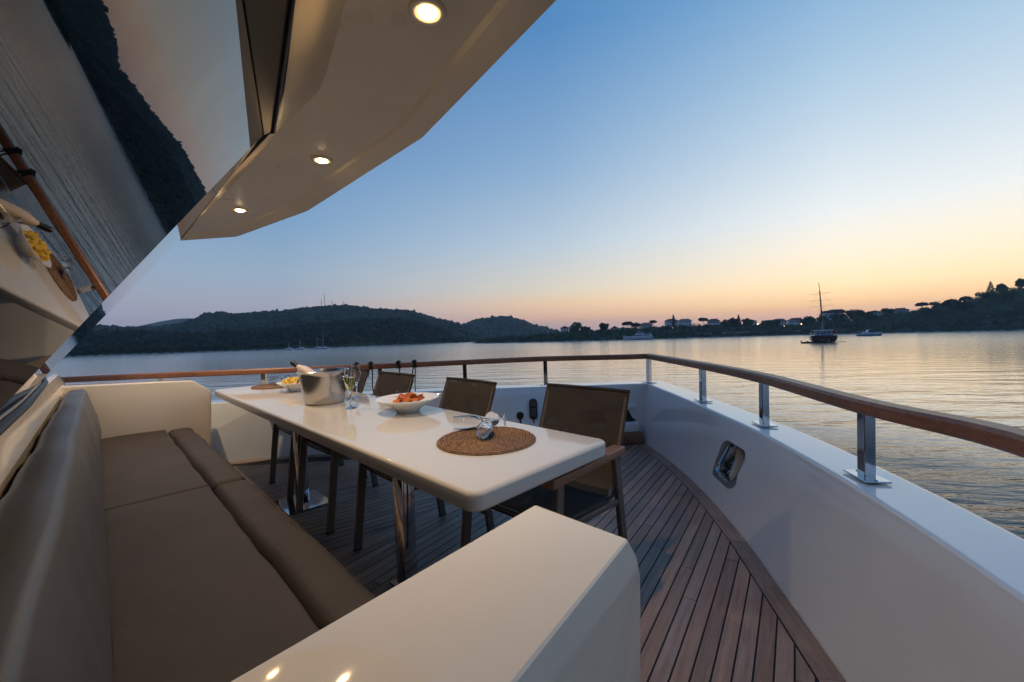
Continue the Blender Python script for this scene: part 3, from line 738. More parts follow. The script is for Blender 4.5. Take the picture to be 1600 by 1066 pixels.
# header between the pane and the soffit
Gp = [pl(462, 0), pl(449, 108), pl(444, 142), pl(428, 203)]
Gs = Gp[0] + (Gp[0] - Gp[1]) * 3.2
Gl = [Gs] + Gp + [C + (P3 - C) * .35 + np.array([0, .004, .02]), P3 + np.array([0, .004, .02])]
Ih = [I0] + I[:4] + I[4:6]
g = G(); g.grid([[tuple(p) for p in Gl], [tuple(a + (b - a) * .12 + np.array([0, 0, -.004])) for a, b in zip(Gl, Ih)], [tuple(p) for p in Ih]]); obj('header', g, m_header, dh, 25)
g = G(); g.prism([(-4.5, -.6), (.3, -.9), (.3, -.6), (-.6, .0), (-1.66, .3), (-3.6, .3), (-3.9, .05), (-4.5, -.2)], 1.99, 2.0); obj('ceiling_infill', g, m_frit, dh)
g = G(); g.grid([[(-5.0, -.30, .0), (-5.0, -.30, .94), (-4.45, -.25, 2.06)], [(-5.1, -2.5, 0), (-5.1, -2.5, .94), (-4.6, -2.5, 2.06)]]); obj('side_wall', g, m_gel, dh)
sx_ = float(C_s[0]) + .02
g = G(); g.grid([[(sx_, -.62, 0), (sx_, -.62, .97), (sx_ - .1, -.30, 2.0)], [(sx_ + .03, -4.5, 0), (sx_ + .03, -4.5, .97), (sx_ - .07, -4.5, 2.0)]]); obj('side_wall', g, m_gel, dh)
g = G(); g.add([(sx_ + .004, -.9, 1.02), (sx_ - .085, -.75, 1.9), (sx_ - .06, -4.2, 1.9), (sx_ + .03, -4.2, 1.02)], [(0, 1, 2, 3)]); obj('side_window', g, m_frit, dh)
# downlights
DL = [at(668, 18, ZS - .003), at(503, 250, ZS - .003), at(375, 328, ZS - .003)]
DLl = ['lit round downlight nearest the camera in the overhanging brow', 'lit round downlight in the middle of the brow soffit', 'lit round downlight farthest along the brow, near its port end']
extra = np.array([-4.32, .44, ZS - .003])  # unseen lamp added to light the port bulwark wall
LIGHTS = []
for p, lab in list(zip(DL, DLl)) + [(extra, 'added downlight at the port corner of the brow, unseen behind the windscreen')]:
    t = thing('downlight', lab, 'light', p, 0, 'downlights in the brow')
    g = G(); g.lathe([(.036, -.001), (.034, -.005), (.047, -.006), (.052, -.002), (.052, .004)], 28); obj('rim', g, m_soffit, t, 60)
    g = G(); g.lathe([(.025, -.0025), (.030, -.0045), (.036, -.003)], 28); obj('reflector', g, m_refl, t, 60)
    g = G(); g.lathe([(0, -.014), (.012, -.013), (.020, -.0095), (.025, -.002)], 24); obj('lens', g, m_lamp, t)
    ld = bpy.data.lights.new('downlight_lamp', 'SPOT'); ld.energy = 39.; ld.color = (1., .72, .44); ld.shadow_soft_size = .02; ld.spot_size = radians(118); ld.spot_blend = .9
    lo_ = bpy.data.objects.new('lamp', ld); COL.objects.link(lo_); lo_.parent = t; lo_.location = (0, 0, -.022); LIGHTS.append(ld)
    if lab.endswith('windscreen'): ld.energy *= 1.6
    l2 = bpy.data.lights.new('downlight_spill', 'SPOT'); l2.energy = 5.0; l2.color = (1., .62, .28); l2.spot_size = radians(175); l2.spot_blend = .2; l2.shadow_soft_size = .02
    q_ = bpy.data.objects.new('lamp', l2); COL.objects.link(q_); q_.parent = t; q_.location = (0, 0, -.016)

# ---- on the table
TZ = .745
def lathe_shell(prof, th): return prof
# ice bucket
bc = at(508, 629, TZ); bx, by = bc[0], bc[1]
bk = thing('ice_bucket', 'shiny steel ice bucket with ring handles in the middle of the table', 'ice bucket', (bx, by, TZ + .001))
g = G(); g.lathe([(0, 0), (.112, 0), (.122, .004), (.126, .014), (.132, .05), (.150, .185), (.152, .205), (.160, .212), (.162, .216), (.158, .219), (.150, .217), (.146, .205), (.126, .03), (0, .022)], 64); obj('body', g, m_steel, bk, 50)
for sg, ang in ((1, radians(38)), (-1, radians(38))):
    ux = Vector((cos(ang) * sg, sin(ang) * sg, 0)); ty = Vector((-ux.y, ux.x, 0))
    g = G(); b0 = ux * .149 + Vector((0, 0, .165)); g.box(tuple(b0), (.012, .05, .03), None, .004, 2, math.atan2(ux.y, ux.x))
    g.tube([b0 + ux * .012 + ty * (.034 * cos(w)) + Vector((0, 0, -.026 + .034 * sin(w))) + ux * (.008 * (1 - sin(w))) for w in np.linspace(0, 2 * pi, 25)[:-1]], .0045, 8, closed=True); obj('handle', g, m_chrome, bk, 60)
# bottle in the bucket
tipp = at(456.5, 566.5, TZ + .27); a0 = Vector((bx + .035, by + .01, TZ + .10)); a1 = Vector(tipp)
ax = (a1 - a0).normalized()
BMx = frame_to(a1 - ax * .31, a1)
bt = obj('wine_bottle', G().lathe([(0, 0), (.036, 0), (.038, .008), (.038, .165), (.034, .195), (.0215, .228), (.0165, .252), (.0155, .31), (0, .31)], 28, BMx), m_bottle); tag(bt, 'pale labelled wine bottle with dark neck leaning out of the steel bucket', 'bottle')
obj('label', G().lathe([(.0386, .03), (.0386, .16), (.0348, .195), (.0222, .228), (.0176, .247)], 28, BMx), m_wrap, bt)
obj('foil', G().lathe([(.0168, .252), (.0166, .285), (.0175, .288), (.0175, .305), (.0155, .3115), (0, .312)], 24, BMx), m_black, bt)
# glasses
FL = [(0, 0), (.033, 0), (.034, .0015), (.030, .003), (.008, .007), (.0045, .013), (.0042, .075), (.007, .092), (.016, .106), (.026, .128), (.0315, .158), (.0320, .19), (.0290, .232), (.0278, .232), (.0308, .19), (.0302, .158), (.0247, .130), (.0148, .110), (.004, .101), (0, .100)]
flute_mesh = make_mesh('flute', G().lathe(FL, 36), m_glass, 60)
def flute(loc, label, filled=False, M=None, group=None, scale=1.):
    t = obj('champagne_flute', flute_mesh); tag(t, label, 'glass', group)
    t.matrix_world = (M if M is not None else Matrix.Translation(loc)) @ Matrix.Scale(scale, 4)
    if filled:
        g = G(); g.lathe([(0, .1015), (.0036, .1022), (.0144, .111), (.0243, .131), (.0298, .158), (.0303, .182), (0, .182)], 32); obj('champagne', g, m_wine, t, 60)
    return t
p = at(548.5, 638, TZ); flute((p[0], p[1], TZ + .001), 'upright flute filled with pale champagne right of the ice bucket', True, scale=1.03)
p = at(541, 625, TZ); flute((p[0] - .03, p[1] + .09, TZ + .001), 'empty upright flute half hidden behind the champagne and the bucket', False, scale=1.0)
# bowl of crisps
bowl_prof = [(0, .0), (.060, .0), (.064, .004), (.075, .018), (.110, .042), (.150, .062), (.177, .076), (.179, .079), (.176, .081), (.150, .069), (.108, .050), (.066, .018), (0, .012)]
p = at(638, 643, TZ); B1 = (p[0], p[1])
bw = obj('bowl', G().lathe(bowl_prof, 64), m_white, loc=(p[0], p[1], TZ + .001)); tag(bw, 'wide rimmed white bowl holding orange crisps', 'bowl', 'bowls on the table')
def crisp_mesh(i):
    rn = random.Random(i); g = G(); P0 = []; P1 = []; a, b = rn.uniform(.024, .032), rn.uniform(.018, .025); k = rn.uniform(8, 16)
    rows = []
    for r in range(5):
        rows.append([((r / 4) * a * cos(w) * (1 + .08 * sin(3 * w + i)), (r / 4) * b * sin(w), k * ((r / 4) * a * cos(w)) ** 2 + .0015 * sin(5 * w + i) * r / 4) for w in np.linspace(0, 2 * pi, 19)[:-1]])
    vs = [(0, 0, 0)]; fs = []
    for r in rows[1:]: vs += r
    for s_, off in ((1, 0), (-1, 1)):
        pass
    nn_ = 18
    for j in range(nn_): fs.append((0, 1 + j, 1 + (j + 1) % nn_))
    for r in range(3):
        for j in range(nn_): fs.append((1 + r * nn_ + j, 1 + (r + 1) * nn_ + j, 1 + (r + 1) * nn_ + (j + 1) % nn_, 1 + r * nn_ + (j + 1) % nn_))
    m0 = len(vs); vs2 = [(x, y, z - .0022) for x, y, z in vs]; fs2 = [tuple(m0 + q for q in reversed(f)) for f in fs]
    fs += fs2
    for j in range(nn_): a_i = 1 + 3 * nn_ + j; b_i = 1 + 3 * nn_ + (j + 1) % nn_; fs.append((a_i, a_i + m0, b_i + m0, b_i))
    g.add(vs + vs2, fs); return make_mesh('crisp', g, m_orange, 60)
crisps = [crisp_mesh(i) for i in range(5)]
rn = random.Random(3)
for i in range(26):
    r = .085 * math.sqrt(rn.random()); w = rn.uniform(0, 2 * pi); lv = i / 26.
    r *= (1.15 - .75 * lv)
    o = obj('crisp', crisps[i % 5]); tag(o, 'ridged orange crisp heaped in the white bowl', 'crisp', 'orange crisps in the bowl')
    o.location = (B1[0] + r * cos(w), B1[1] + r * sin(w), TZ + .044 + .038 * lv + .010 * rn.random() + .25 * r * (1 - lv)); o.rotation_euler = (rn.uniform(-.7, .7), rn.uniform(-.7, .7), rn.uniform(0, 6.28))
# bowl of puffs
p = at(463, 611, TZ); B2 = (p[0], p[1])
prof2 = [(r * .80, z * .95) for r, z in bowl_prof]
bw = obj('bowl', G().lathe(prof2, 64), m_white, loc=(p[0], p[1], TZ + .001)); tag(bw, 'smaller white bowl full of yellow corn puffs behind the bucket', 'bowl', 'bowls on the table')
puffs = []
for i in range(4):
    bm = bmesh.new(); bmesh.ops.create_icosphere(bm, subdivisions=2, radius=.0135)
    r_ = random.Random(20 + i)
    for v in bm.verts: v.co *= r_.uniform(.8, 1.2); v.co.x *= 1.35
    g = G(); g.bm(bm); puffs.append(make_mesh('corn_puff', g, m_yellow, 80))
rn = random.Random(5)
for i in range(70):
    lv = i / 70.; r = .118 * math.sqrt(rn.random()) * (1.0 - .55 * lv); w = rn.uniform(0, 2 * pi)
    o = obj('corn_puff', puffs[i % 4]); tag(o, 'yellow corn puff heaped in the smaller white bowl', 'snack', 'yellow corn puffs in the bowl')
    o.location = (B2[0] + r * cos(w), B2[1] + r * sin(w), TZ + .058 + .036 * lv + .008 * rn.random()); o.rotation_euler = (rn.uniform(0, 3), rn.uniform(0, 3), rn.uniform(0, 6))
# placemats: a braided spiral
def placemat(c, r, label):
    g = G(); turns = int(r / .0125); pts = []; rad = []
    nseg = 46
    for k in range(turns):
        r0 = .006 + k * .0125
        m_ = max(10, int(2 * pi * r0 / .011)); 
        for s_, ph in ((0, 0), (1, pi)):
            pp = []
            for j in range(m_):
                a = 2 * pi * j / m_; q = a * max(3, round(r0 / .0045)) + ph
                pp.append((c[0] + (r0 + .0028 * cos(q)) * cos(a), c[1] + (r0 + .0028 * cos(q)) * sin(a), TZ + .0062 + .0028 * sin(q)))
            g.tube(pp, .0036, 5, closed=True)
    g.lathe([(0, .001), (r - .004, .001), (r - .004, .005), (0, .005)], 48, Matrix.Translation((c[0], c[1], TZ)))
    o = obj('placemat', g, m_straw, None, 80, fix=False); return tag(o, label, 'placemat', 'woven placemats on the table')
MC1 = (-1.255, 1.103); MC2 = tuple(at(432, 603.5, TZ)[:2])
placemat(MC1, .207, 'round woven straw placemat at the near table end, with two lying flutes')
placemat(MC2, .20, 'round woven straw placemat at the far table end beyond the corn puffs')
MZ = TZ + .0125
def lying(foot, rim, label):
    """a flute lying down: foot disc and bowl rest on the mat"""
    f = Vector((foot[0], foot[1], MZ + .0345)); r = Vector((rim[0], rim[1], MZ + .030)); d = (r - f).normalized()
    flute(None, label, False, frame_to(f, f + d), 'flutes lying on the placemats')
def pair(c, la, lb, rot_=0.):
    def R_(x, y): return (c[0] + x * cos(rot_) - y * sin(rot_), c[1] + x * sin(rot_) + y * cos(rot_))
    lying(R_(-.125, .150), R_(.022, -.04), la)
    lying(R_(-.075, .18), R_(-.215, .0), lb)
pair(MC1, 'clear empty flute lying on the near placemat with its mouth towards the sofa', 'clear empty flute lying across the near placemat, its mouth towards the crisps')
pair(MC2, 'clear empty flute lying on the far placemat, nearer the corn puffs', 'clear empty flute lying on the far placemat, its mouth at the table end', .1)

# ================================================================== THE BAY
def mesh_np(name, V, F, m, smooth=False):
    me = bpy.data.meshes.new(name); n = len(F); k = F.shape[1]
    me.vertices.add(len(V)); me.vertices.foreach_set('co', V.astype(np.float32).ravel())
    me.loops.add(n * k); me.loops.foreach_set('vertex_index', F.astype(np.int32).ravel())
    me.polygons.add(n); me.polygons.foreach_set('loop_start', np.arange(0, n * k, k, dtype=np.int32)); 
    me.materials.append(m); me.update(calc_edges=True); me.validate()
    if smooth: me.shade_smooth()
    return me
# water
m_water = mat('sea water', (.62, .66, .70), .03, .42, ior=1.333)
m_water_deep = (.006, .022, .034)
v = coords(m_water, (1, 1, 1))
mp = N(m_water, 'ShaderNodeMapping'); mp.inputs['Rotation'].default_value = (0, 0, radians(-38)); L(m_water, v, mp.inputs['Vector'])
mp2 = N(m_water, 'ShaderNodeMapping'); mp2.inputs['Scale'].default_value = (.34, 1, 1); L(m_water, mp.outputs['Vector'], mp2.inputs['Vector'])
wv_ = mp2.outputs['Vector']
n1 = noise(m_water, wv_, .42, 3, .5); n2 = noise(m_water, wv_, 2.0, 4, .58); n3 = noise(m_water, wv_, 7.0, 3, .5)
b1 = bump(m_water, n1, 1., .36); b2 = bump(m_water, n2, 1., .10, b1); b3 = bump(m_water, n3, 1., .006, b2)
vl = N(m_water, 'ShaderNodeVectorMath', operation='LENGTH'); L(m_water, v, vl.inputs[0])      # ruffled round the boat, calmer farther out
lg = N(m_water, 'ShaderNodeMath', operation='LOGARITHM'); L(m_water, vl.outputs['Value'], lg.inputs[0]); lg.inputs[1].default_value = 10
md = N(m_water, 'ShaderNodeMapRange'); L(m_water, lg.outputs[0], md.inputs['Value']); md.inputs['From Min'].default_value = .8; md.inputs['From Max'].default_value = 1.95; md.inputs['To Min'].default_value = 1.; md.inputs['To Max'].default_value = .12
for q in (b1, b2, b3): L(m_water, md.outputs['Result'], q.node.inputs['Strength'])
mq = N(m_water, 'ShaderNodeMapRange'); L(m_water, lg.outputs[0], mq.inputs['Value']); mq.inputs['From Min'].default_value = 1.2; mq.inputs['From Max'].default_value = 2.3; mq.inputs['To Min'].default_value = .04; mq.inputs['To Max'].default_value = .17
L(m_water, b3, BSDF(m_water).inputs['Normal'])
BSDF(m_water).inputs['Base Color'].default_value = (*m_water_deep, 1); BSDF(m_water).inputs['Metallic'].default_value = 0
gl = N(m_water, 'ShaderNodeBsdfGlossy'); gl.distribution = 'MULTI_GGX'; gl.inputs['Color'].default_value = (.97, .96, .94, 1); L(m_water, mq.outputs['Result'], gl.inputs['Roughness']); L(m_water, mq.outputs['Result'], BSDF(m_water).inputs['Roughness']); L(m_water, b3, gl.inputs['Normal'])
ly = N(m_water, 'ShaderNodeLayerWeight'); ly.inputs['Blend'].default_value = .5
mr = N(m_water, 'ShaderNodeMapRange'); mr.inputs['From Min'].default_value = .77; mr.inputs['From Max'].default_value = .935; mr.inputs['To Max'].default_value = .95; L(m_water, ly.outputs['Facing'], mr.inputs['Value'])
mx = N(m_water, 'ShaderNodeMixShader'); L(m_water, mr.outputs['Result'], mx.inputs[0]); L(m_water, BSDF(m_water).outputs[0], mx.inputs[1]); L(m_water, gl.outputs[0], mx.inputs[2])
L(m_water, mx.outputs[0], m_water.node_tree.nodes['Material Output'].inputs['Surface'])
g = G(); rad_ = [0.5, 40, 120, 300, 700, 1500, 3000, 6000]; P = []
for r in rad_: P.append([(r * cos(a), r * sin(a), 0) for a in np.linspace(0, 2 * pi, 49)])
g.grid(P); w = sea(obj('water', g, m_water, smooth=False)); tag(w, 'calm bay water with small ripples', 'water', kind='structure')

# terrain from a skyline
class Hill:
    def __init__(s, sky, shore, back, seed, power=.75, rough=2.0, follow=0.):
        s.sky = sky; s.shore = shore; s.back = back; s.power = power; s.seed = seed; s.rough = rough; s.follow = follow
        r = np.random.default_rng(seed); s.ph = r.uniform(0, 6.28, (8,)); s.fr = r.uniform(.4, 1.6, (8,))
    def depth(s, px, v):
        d0 = np.interp(px, [q[0] for q in s.shore], [q[1] for q in s.shore]); return d0 + v * np.interp(px, [q[0] for q in s.back], [q[1] for q in s.back])
    def top(s, px):
        py = np.interp(px, [q[0] for q in s.sky], [q[1] for q in s.sky]); d = s.depth(px, 1.0)
        return bay(px, py, d)[2]
    def pt(s, px, v):
        d = s.depth(px, v); t = max(s.top(px), .3)
        sh = (v ** s.power) if v <= 1 else 1 - .55 * (v - 1) - .3 * (v - 1) ** 2
        nz = sum(sin(px * .02 * s.fr[i] * (i + 1) + s.ph[i] + 3.3 * v * s.fr[i] * (i % 3 + 1)) / (i + 1.5) for i in range(6))
        z = t * sh + s.rough * nz * max(0, v) * max(0., 1 - v) * 2.0 if v > 0 else -2.0
        p = bay_z(px, d); p[2] = z if v > 0 else -1.5; return p
    def mesh(s, name, m, x0, x1, nx, nv=18, vmax=1.5):
        vs = [0., .015] + list(np.linspace(.05, vmax, nv))
        P = [[s.pt(px, v) for v in vs] for px in np.linspace(x0, x1, nx)]
        g = G(); g.grid(P); return make_mesh(name, g, m, 180)
ICO = []
for sub in (1, 2):
    bm = bmesh.new(); bmesh.ops.create_icosphere(bm, subdivisions=sub, radius=1.); bm.verts.index_update()
    ICO.append((np.array([v.co[:] for v in bm.verts]), np.array([[v.index for v in f.verts] for f in bm.faces]))); bm.free()
def crowns(pts, sizes, sub=1, squash=.9, jit=.36):
    V0, F0 = ICO[sub - 1]; n = len(pts); nv = len(V0)
    J = 1 + jit * rng.standard_normal((n, nv, 1)); A = rng.uniform(0, 6.28, n)
    V = V0[None] * J; V = V * np.array([1, 1, squash])[None, None]
    ca, sa = np.cos(A)[:, None], np.sin(A)[:, None]
    X = V[..., 0] * ca - V[..., 1] * sa; Y = V[..., 0] * sa + V[..., 1] * ca
    V = np.stack([X, Y, V[..., 2]], -1) * sizes[:, None, None] + pts[:, None, :]
    F = F0[None] + (np.arange(n) * nv)[:, None, None]
    return V.reshape(-1, 3), F.reshape(-1, 3)
def leafcloud(pts, sizes, per, leaf, squash=.8):
    n = len(pts) * per; c = np.repeat(pts, per, 0); r = np.repeat(sizes, per)
    d = rng.standard_normal((n, 3)); d /= np.linalg.norm(d, axis=1, keepdims=True); rr = rng.uniform(.25, 1., n) ** .5
    P = c + d * (r * rr)[:, None] * np.array([1, 1, squash])
    a = rng.standard_normal((n, 3)); a /= np.linalg.norm(a, axis=1, keepdims=True); b = np.cross(a, rng.standard_normal((n, 3))); b /= np.linalg.norm(b, axis=1, keepdims=True)
    l = (leaf * rng.uniform(.6, 1.4, n))[:, None]
    V = np.stack([P - a * l - b * l * .6, P + a * l - b * l * .5, P + a * l * .9 + b * l * .6, P - a * l * .8 + b * l * .5], 1).reshape(-1, 3)
    return V, np.arange(n * 4).reshape(-1, 4)
def wood_on(h, x0, x1, n, s0, s1, sub, name, label, m, vlo=.02, vhi=1.06, ridge=0):
    px = rng.uniform(x0, x1, n); v = rng.uniform(vlo, vhi, n)
    if ridge: px = np.concatenate([px, np.linspace(x0, x1, ridge) + rng.uniform(-1, 1, ridge)]); v = np.concatenate([v, rng.uniform(.94, 1.04, ridge)])
    P = np.array([h.pt(a, b) for a, b in zip(px, v)]); S = rng.uniform(s0, s1, len(P)) * (1 + .35 * (rng.random(len(P)) > .9))
    P[:, 2] += S * .25
    V, F = crowns(P, S, sub); o = obj(name, mesh_np(name, V, F, m)); sea(o); return tag(o, label, 'woodland', kind='stuff')
HZ_ = lambda px: 529 - .0267 * (px - 800)
# far blue hill
hA = Hill([(-300, 520), (60, 519), (160, 514), (215, 510), (252, 502), (280, 497.5), (300, 497), (330, 503), (400, 515), (520, 528)], [(-300, 2300), (600, 2300)], [(-300, 300), (600, 300)], 1, .8, 3)
o = sea(obj('hill', hA.mesh('far_hill', m_wood, -300, 560, 80))); tag(o, 'low far blue hill peeping over the left ridge', 'hill', kind='structure')
# second hill right of the gap
hB = Hill([(640, 534), (690, 521), (720, 511), (745, 502), (785, 496), (812, 501), (848, 514), (900, 528)], [(600, 1250), (900, 1250)], [(600, 250), (900, 250)], 2, .8, 3)
o = sea(obj('hill', hB.mesh('second_hill', m_wood, 640, 900, 50))); tag(o, 'rounded wooded hill behind the gap in the bay shore', 'hill', kind='structure')
wood_on(hB, 650, 880, 1500, 4.5, 8, 1, 'woodland', 'woods covering the rounded hill behind the gap', m_wood, ridge=110)
# main left ridge
hC = Hill([(-500, 500), (-100, 512), (60, 518), (150, 515), (200, 514), (250, 513), (285, 507), (300, 503), (320, 495), (345, 490), (372, 493), (405, 491), (440, 488), (470, 484), (500, 481), (535, 478), (560, 480), (590, 485), (622, 486), (645, 488), (680, 498), (712, 506), (740, 519), (770, 534)],
          [(-500, 400), (100, 440), (400, 520), (770, 760)], [(-500, 400), (300, 420), (540, 480), (770, 400)], 3, .7, 7)
o = sea(obj('hill', hC.mesh('ridge', m_wood, -500, 765, 160, 22))); tag(o, 'long wooded ridge carrying the radio masts across the bay', 'hill', kind='structure')
wood_on(hC, -480, 760, 14000, 2.4, 5.0, 1, 'woodland', 'pine woods covering the long ridge under the radio masts', m_wood, ridge=420)
# front spur, nearer, darkened in colour for its thinner haze
hD = Hill([(-500, 515), (-100, 528), (90, 533), (130, 523), (170, 520), (240, 522), (300, 524), (380, 520), (450, 513), (520, 504), (575, 500), (630, 499), (665, 506), (700, 519), (722, 533)],
          [(-500, 250), (60, 255), (100, 262), (200, 300), (300, 322), (450, 372), (560, 450), (620, 500), (722, 640)], [(-500, 120), (300, 120), (560, 200), (722, 120)], 4, .75, 3)
o = sea(obj('hill', hD.mesh('spur', m_wood_dark, -500, 722, 140, 18))); tag(o, 'dark wooded spur along the near left shore', 'hill', kind='structure')
wood_on(hD, -480, 716, 8500, 1.2, 2.9, 1, 'woodland', 'dark woods down to the water on the left shore', m_wood_dark, vlo=.05, ridge=300)
g = G(); P = []
for k in range(90):
    a = radians(55 + 185 * k / 89.) ; R_ = 650 + 120 * sin(k * .21); hgt = 46 + 20 * sin(k * .17 + 1) + 9 * sin(k * .53) + 4 * sin(k * 1.3); dx, dy = sin(a + YAW * 0), cos(a)
    P.append([(dx * R_ * q, dy * R_ * q, hgt * z_) for q, z_ in ((1, -.03), (1.02, .03), (1.12, .45), (1.25, .85), (1.35, 1.), (1.5, .8))])
g.grid(P); o = sea(obj('hill', g, m_wood, None, 180)); tag(o, 'dark wooded shore closing the bay behind the boat, seen only in reflections', 'hill', kind='structure')
# right headland
hE = Hill([(738, 536), (760, 532), (800, 527), (850, 523), (900, 519), (1000, 513), (1060, 509), (1100, 509), (1150, 507), (1250, 508), (1290, 500), (1340, 497), (1400, 491), (1440, 487), (1480, 480), (1520, 470), (1560, 460), (1600, 451), (1700, 432), (1900, 410)],
          [(738, 470), (760, 430), (850, 410), (900, 395), (1000, 400), (1100, 420), (1240, 430), (1330, 400), (1400, 385), (1500, 350), (1600, 330), (1900, 300)], [(738, 40), (900, 75), (1250, 80), (1600, 130), (1900, 150)], 5, .6, 1.2)
o = sea(obj('headland', hE.mesh('headland', m_land, 738, 1900, 200, 16))); tag(o, 'low scrubby headland with villas across the bay', 'headland', kind='structure')
def scrub(name, label, x0, x1, n, s0, s1, v0, v1, per, leaf, squash=.85, lift=.35):
    px = rng.uniform(x0, x1, n); v = rng.uniform(v0, v1, n)
    P = np.array([hE.pt(a, b) for a, b in zip(px, v)]); S = rng.uniform(s0, s1, n) * np.clip(.6 + v * 1.6, .6, 1.); P[:, 2] += S * lift
    V, F = leafcloud(P, S, per, leaf, squash); o = sea(obj(name, mesh_np(name, V, F, m_leaf))); return tag(o, label, 'scrub', kind='stuff')
scrub('scrub', 'low green scrub and bushes on the headland from shore to skyline', 742, 1900, 1500, 1.1, 2.6, .02, 1.1, 60, .36)
scrub('copse', 'close belt of mixed trees between and below the villas', 746, 1345, 420, 1.8, 3.2, .12, .72, 90, .42, .95, .4)
scrub('copse', 'dense bushes and small trees along the foot of the headland by the water', 746, 1900, 620, 1.7, 3.0, .03, .3, 80, .38, .95, .45)
scrub('copse', 'thick rounded bushes and small trees on the right slope', 1310, 1900, 380, 2.0, 4.2, .12, 1.05, 110, .38, .9, .5)
# shore line of pale rock under the headland
g = G(); P = []
for a in np.linspace(742, 1900, 220):
    p = hE.pt(a, .004); d = hE.depth(a, 0); q0 = bay_z(a, d - 1.5, -.3); q1 = bay_z(a, d + 1.0, .7 + .5 * sin(a * .31) * sin(a * .113)); q2 = bay_z(a, d + 5, .75); P.append([q0, q1, q2])
g.grid(P); o = sea(obj('shore', g, m_bare, None, 180)); tag(o, 'low rocky shore line along the headland', 'shore', kind='structure')
g = G(); P = []
for a in np.linspace(-500, 720, 200):
    d = hD.depth(a, 0); P.append([bay_z(a, d - 1.5, -.3), bay_z(a, d + .8, .6 + .35 * sin(a * .37)), bay_z(a, d + 4, .7)])
g.grid(P); o = sea(obj('shore', g, m_bare, None, 180)); tag(o, 'low rocky shore line under the wooded spur', 'shore', kind='structure')

# individual trees on the headland: (pixel column, crown centre row, half width px, half height px, v, kind, label)
TREES = [
 (899, 510, 10, 7, .9, 'r', 'broad dark tree at the low left end of the villa row'), (944, 509.5, 7, 5.5, .9, 'r', 'round dark tree between the tiled house and the white gabled house'),
 (915, 514, 7, 4, .8, 'r', 'low bushy tree beside the broad dark tree at the villa row end'),
 (981, 507, 9.5, 4.6, .9, 'u', 'flat topped umbrella pine above the moored white yacht'), (994, 509, 8, 4.5, .85, 'u', 'umbrella pine touching the white box villa over the yacht'),
 (1021, 503.5, 5.2, 3.2, 1.0, 'u', 'small umbrella pine standing clear right of the white villa'),
 (1053, 501, 2.6, 9, .9, 'c', 'slim dark cypress standing before the paired villas'),
 (1099, 500.5, 7.5, 4, .95, 'u', 'flat topped pine left of the tiled villa in mid row'), (1133, 504, 9, 5, .9, 'r', 'round tree right of the tiled villa in mid row'),
 (1146, 502, 8, 5.5, .9, 'r', 'dense round tree left of the tall dark conifer'), (1154.5, 501, 5.5, 9, .95, 'k', 'tall dark conifer rising over the middle of the villa row'),
 (1168, 502, 7, 5, .9, 'r', 'round tree right of the tall dark conifer'), (1198, 505, 8, 5, .85, 'r', 'bushy tree between the two warm street lamps'),
 (1211, 503, 7, 5, .9, 'r', 'tree before the white villa beside the street lamp'), (1264, 505, 9, 7, .85, 'r', 'dark tree just left of the gulet mast'),
 (1285, 504, 7, 6, .85, 'r', 'dark tree right behind the gulet awning'), (1311, 502, 11, 6, .8, 'r', 'wide tree under the dark flat roofed house'),
 (1335, 497, 11, 8, .9, 'r', 'high domed tree right of the dark flat roofed house'), (1352, 500, 9, 6, .85, 'r', 'dark tree left of the white gabled villa on the slope'),
 (1387, 489, 9, 6, .95, 'r', 'dark tree between the two white villas on the slope'), (1362, 508, 8, 6, .5, 'r', 'low tree above the small blue and white motorboat'),
 (1441, 476.5, 8, 4.2, 1.0, 'u', 'umbrella pine alone on the skyline of the right slope'), (1472, 478, 15, 7, .95, 'r', 'very wide rounded tree on the right slope skyline'),
 (1487, 482, 10, 7, .9, 'r', 'rounded tree below the very wide one on the slope'), (1510, 468, 7.5, 5, 1.0, 'u', 'ragged pine on the skyline left of the tall conifer'),
 (1549, 452, 8, 12, 1.0, 'k', 'tall pointed conifer on the high right skyline'), (1566, 449, 6.5, 6.5, 1.0, 'r', 'round crowned tree right of the tall pointed conifer'),
 (1598, 441, 7, 7, 1.0, 'r', 'tree crown cut by the right edge of the picture on the skyline'),
 (1543, 476, 12, 9, .7, 'r', 'big bushy tree below the tall pointed conifer'), (1502, 500, 14, 10, .5, 'r', 'big bushy tree low on the slope near the right shore'), (1572, 490, 15, 11, .5, 'r', 'large bushy tree low on the slope at the right edge'),
 (1450, 502, 13, 9, .45, 'r', 'bushy tree above the shore right of the motorboat')]
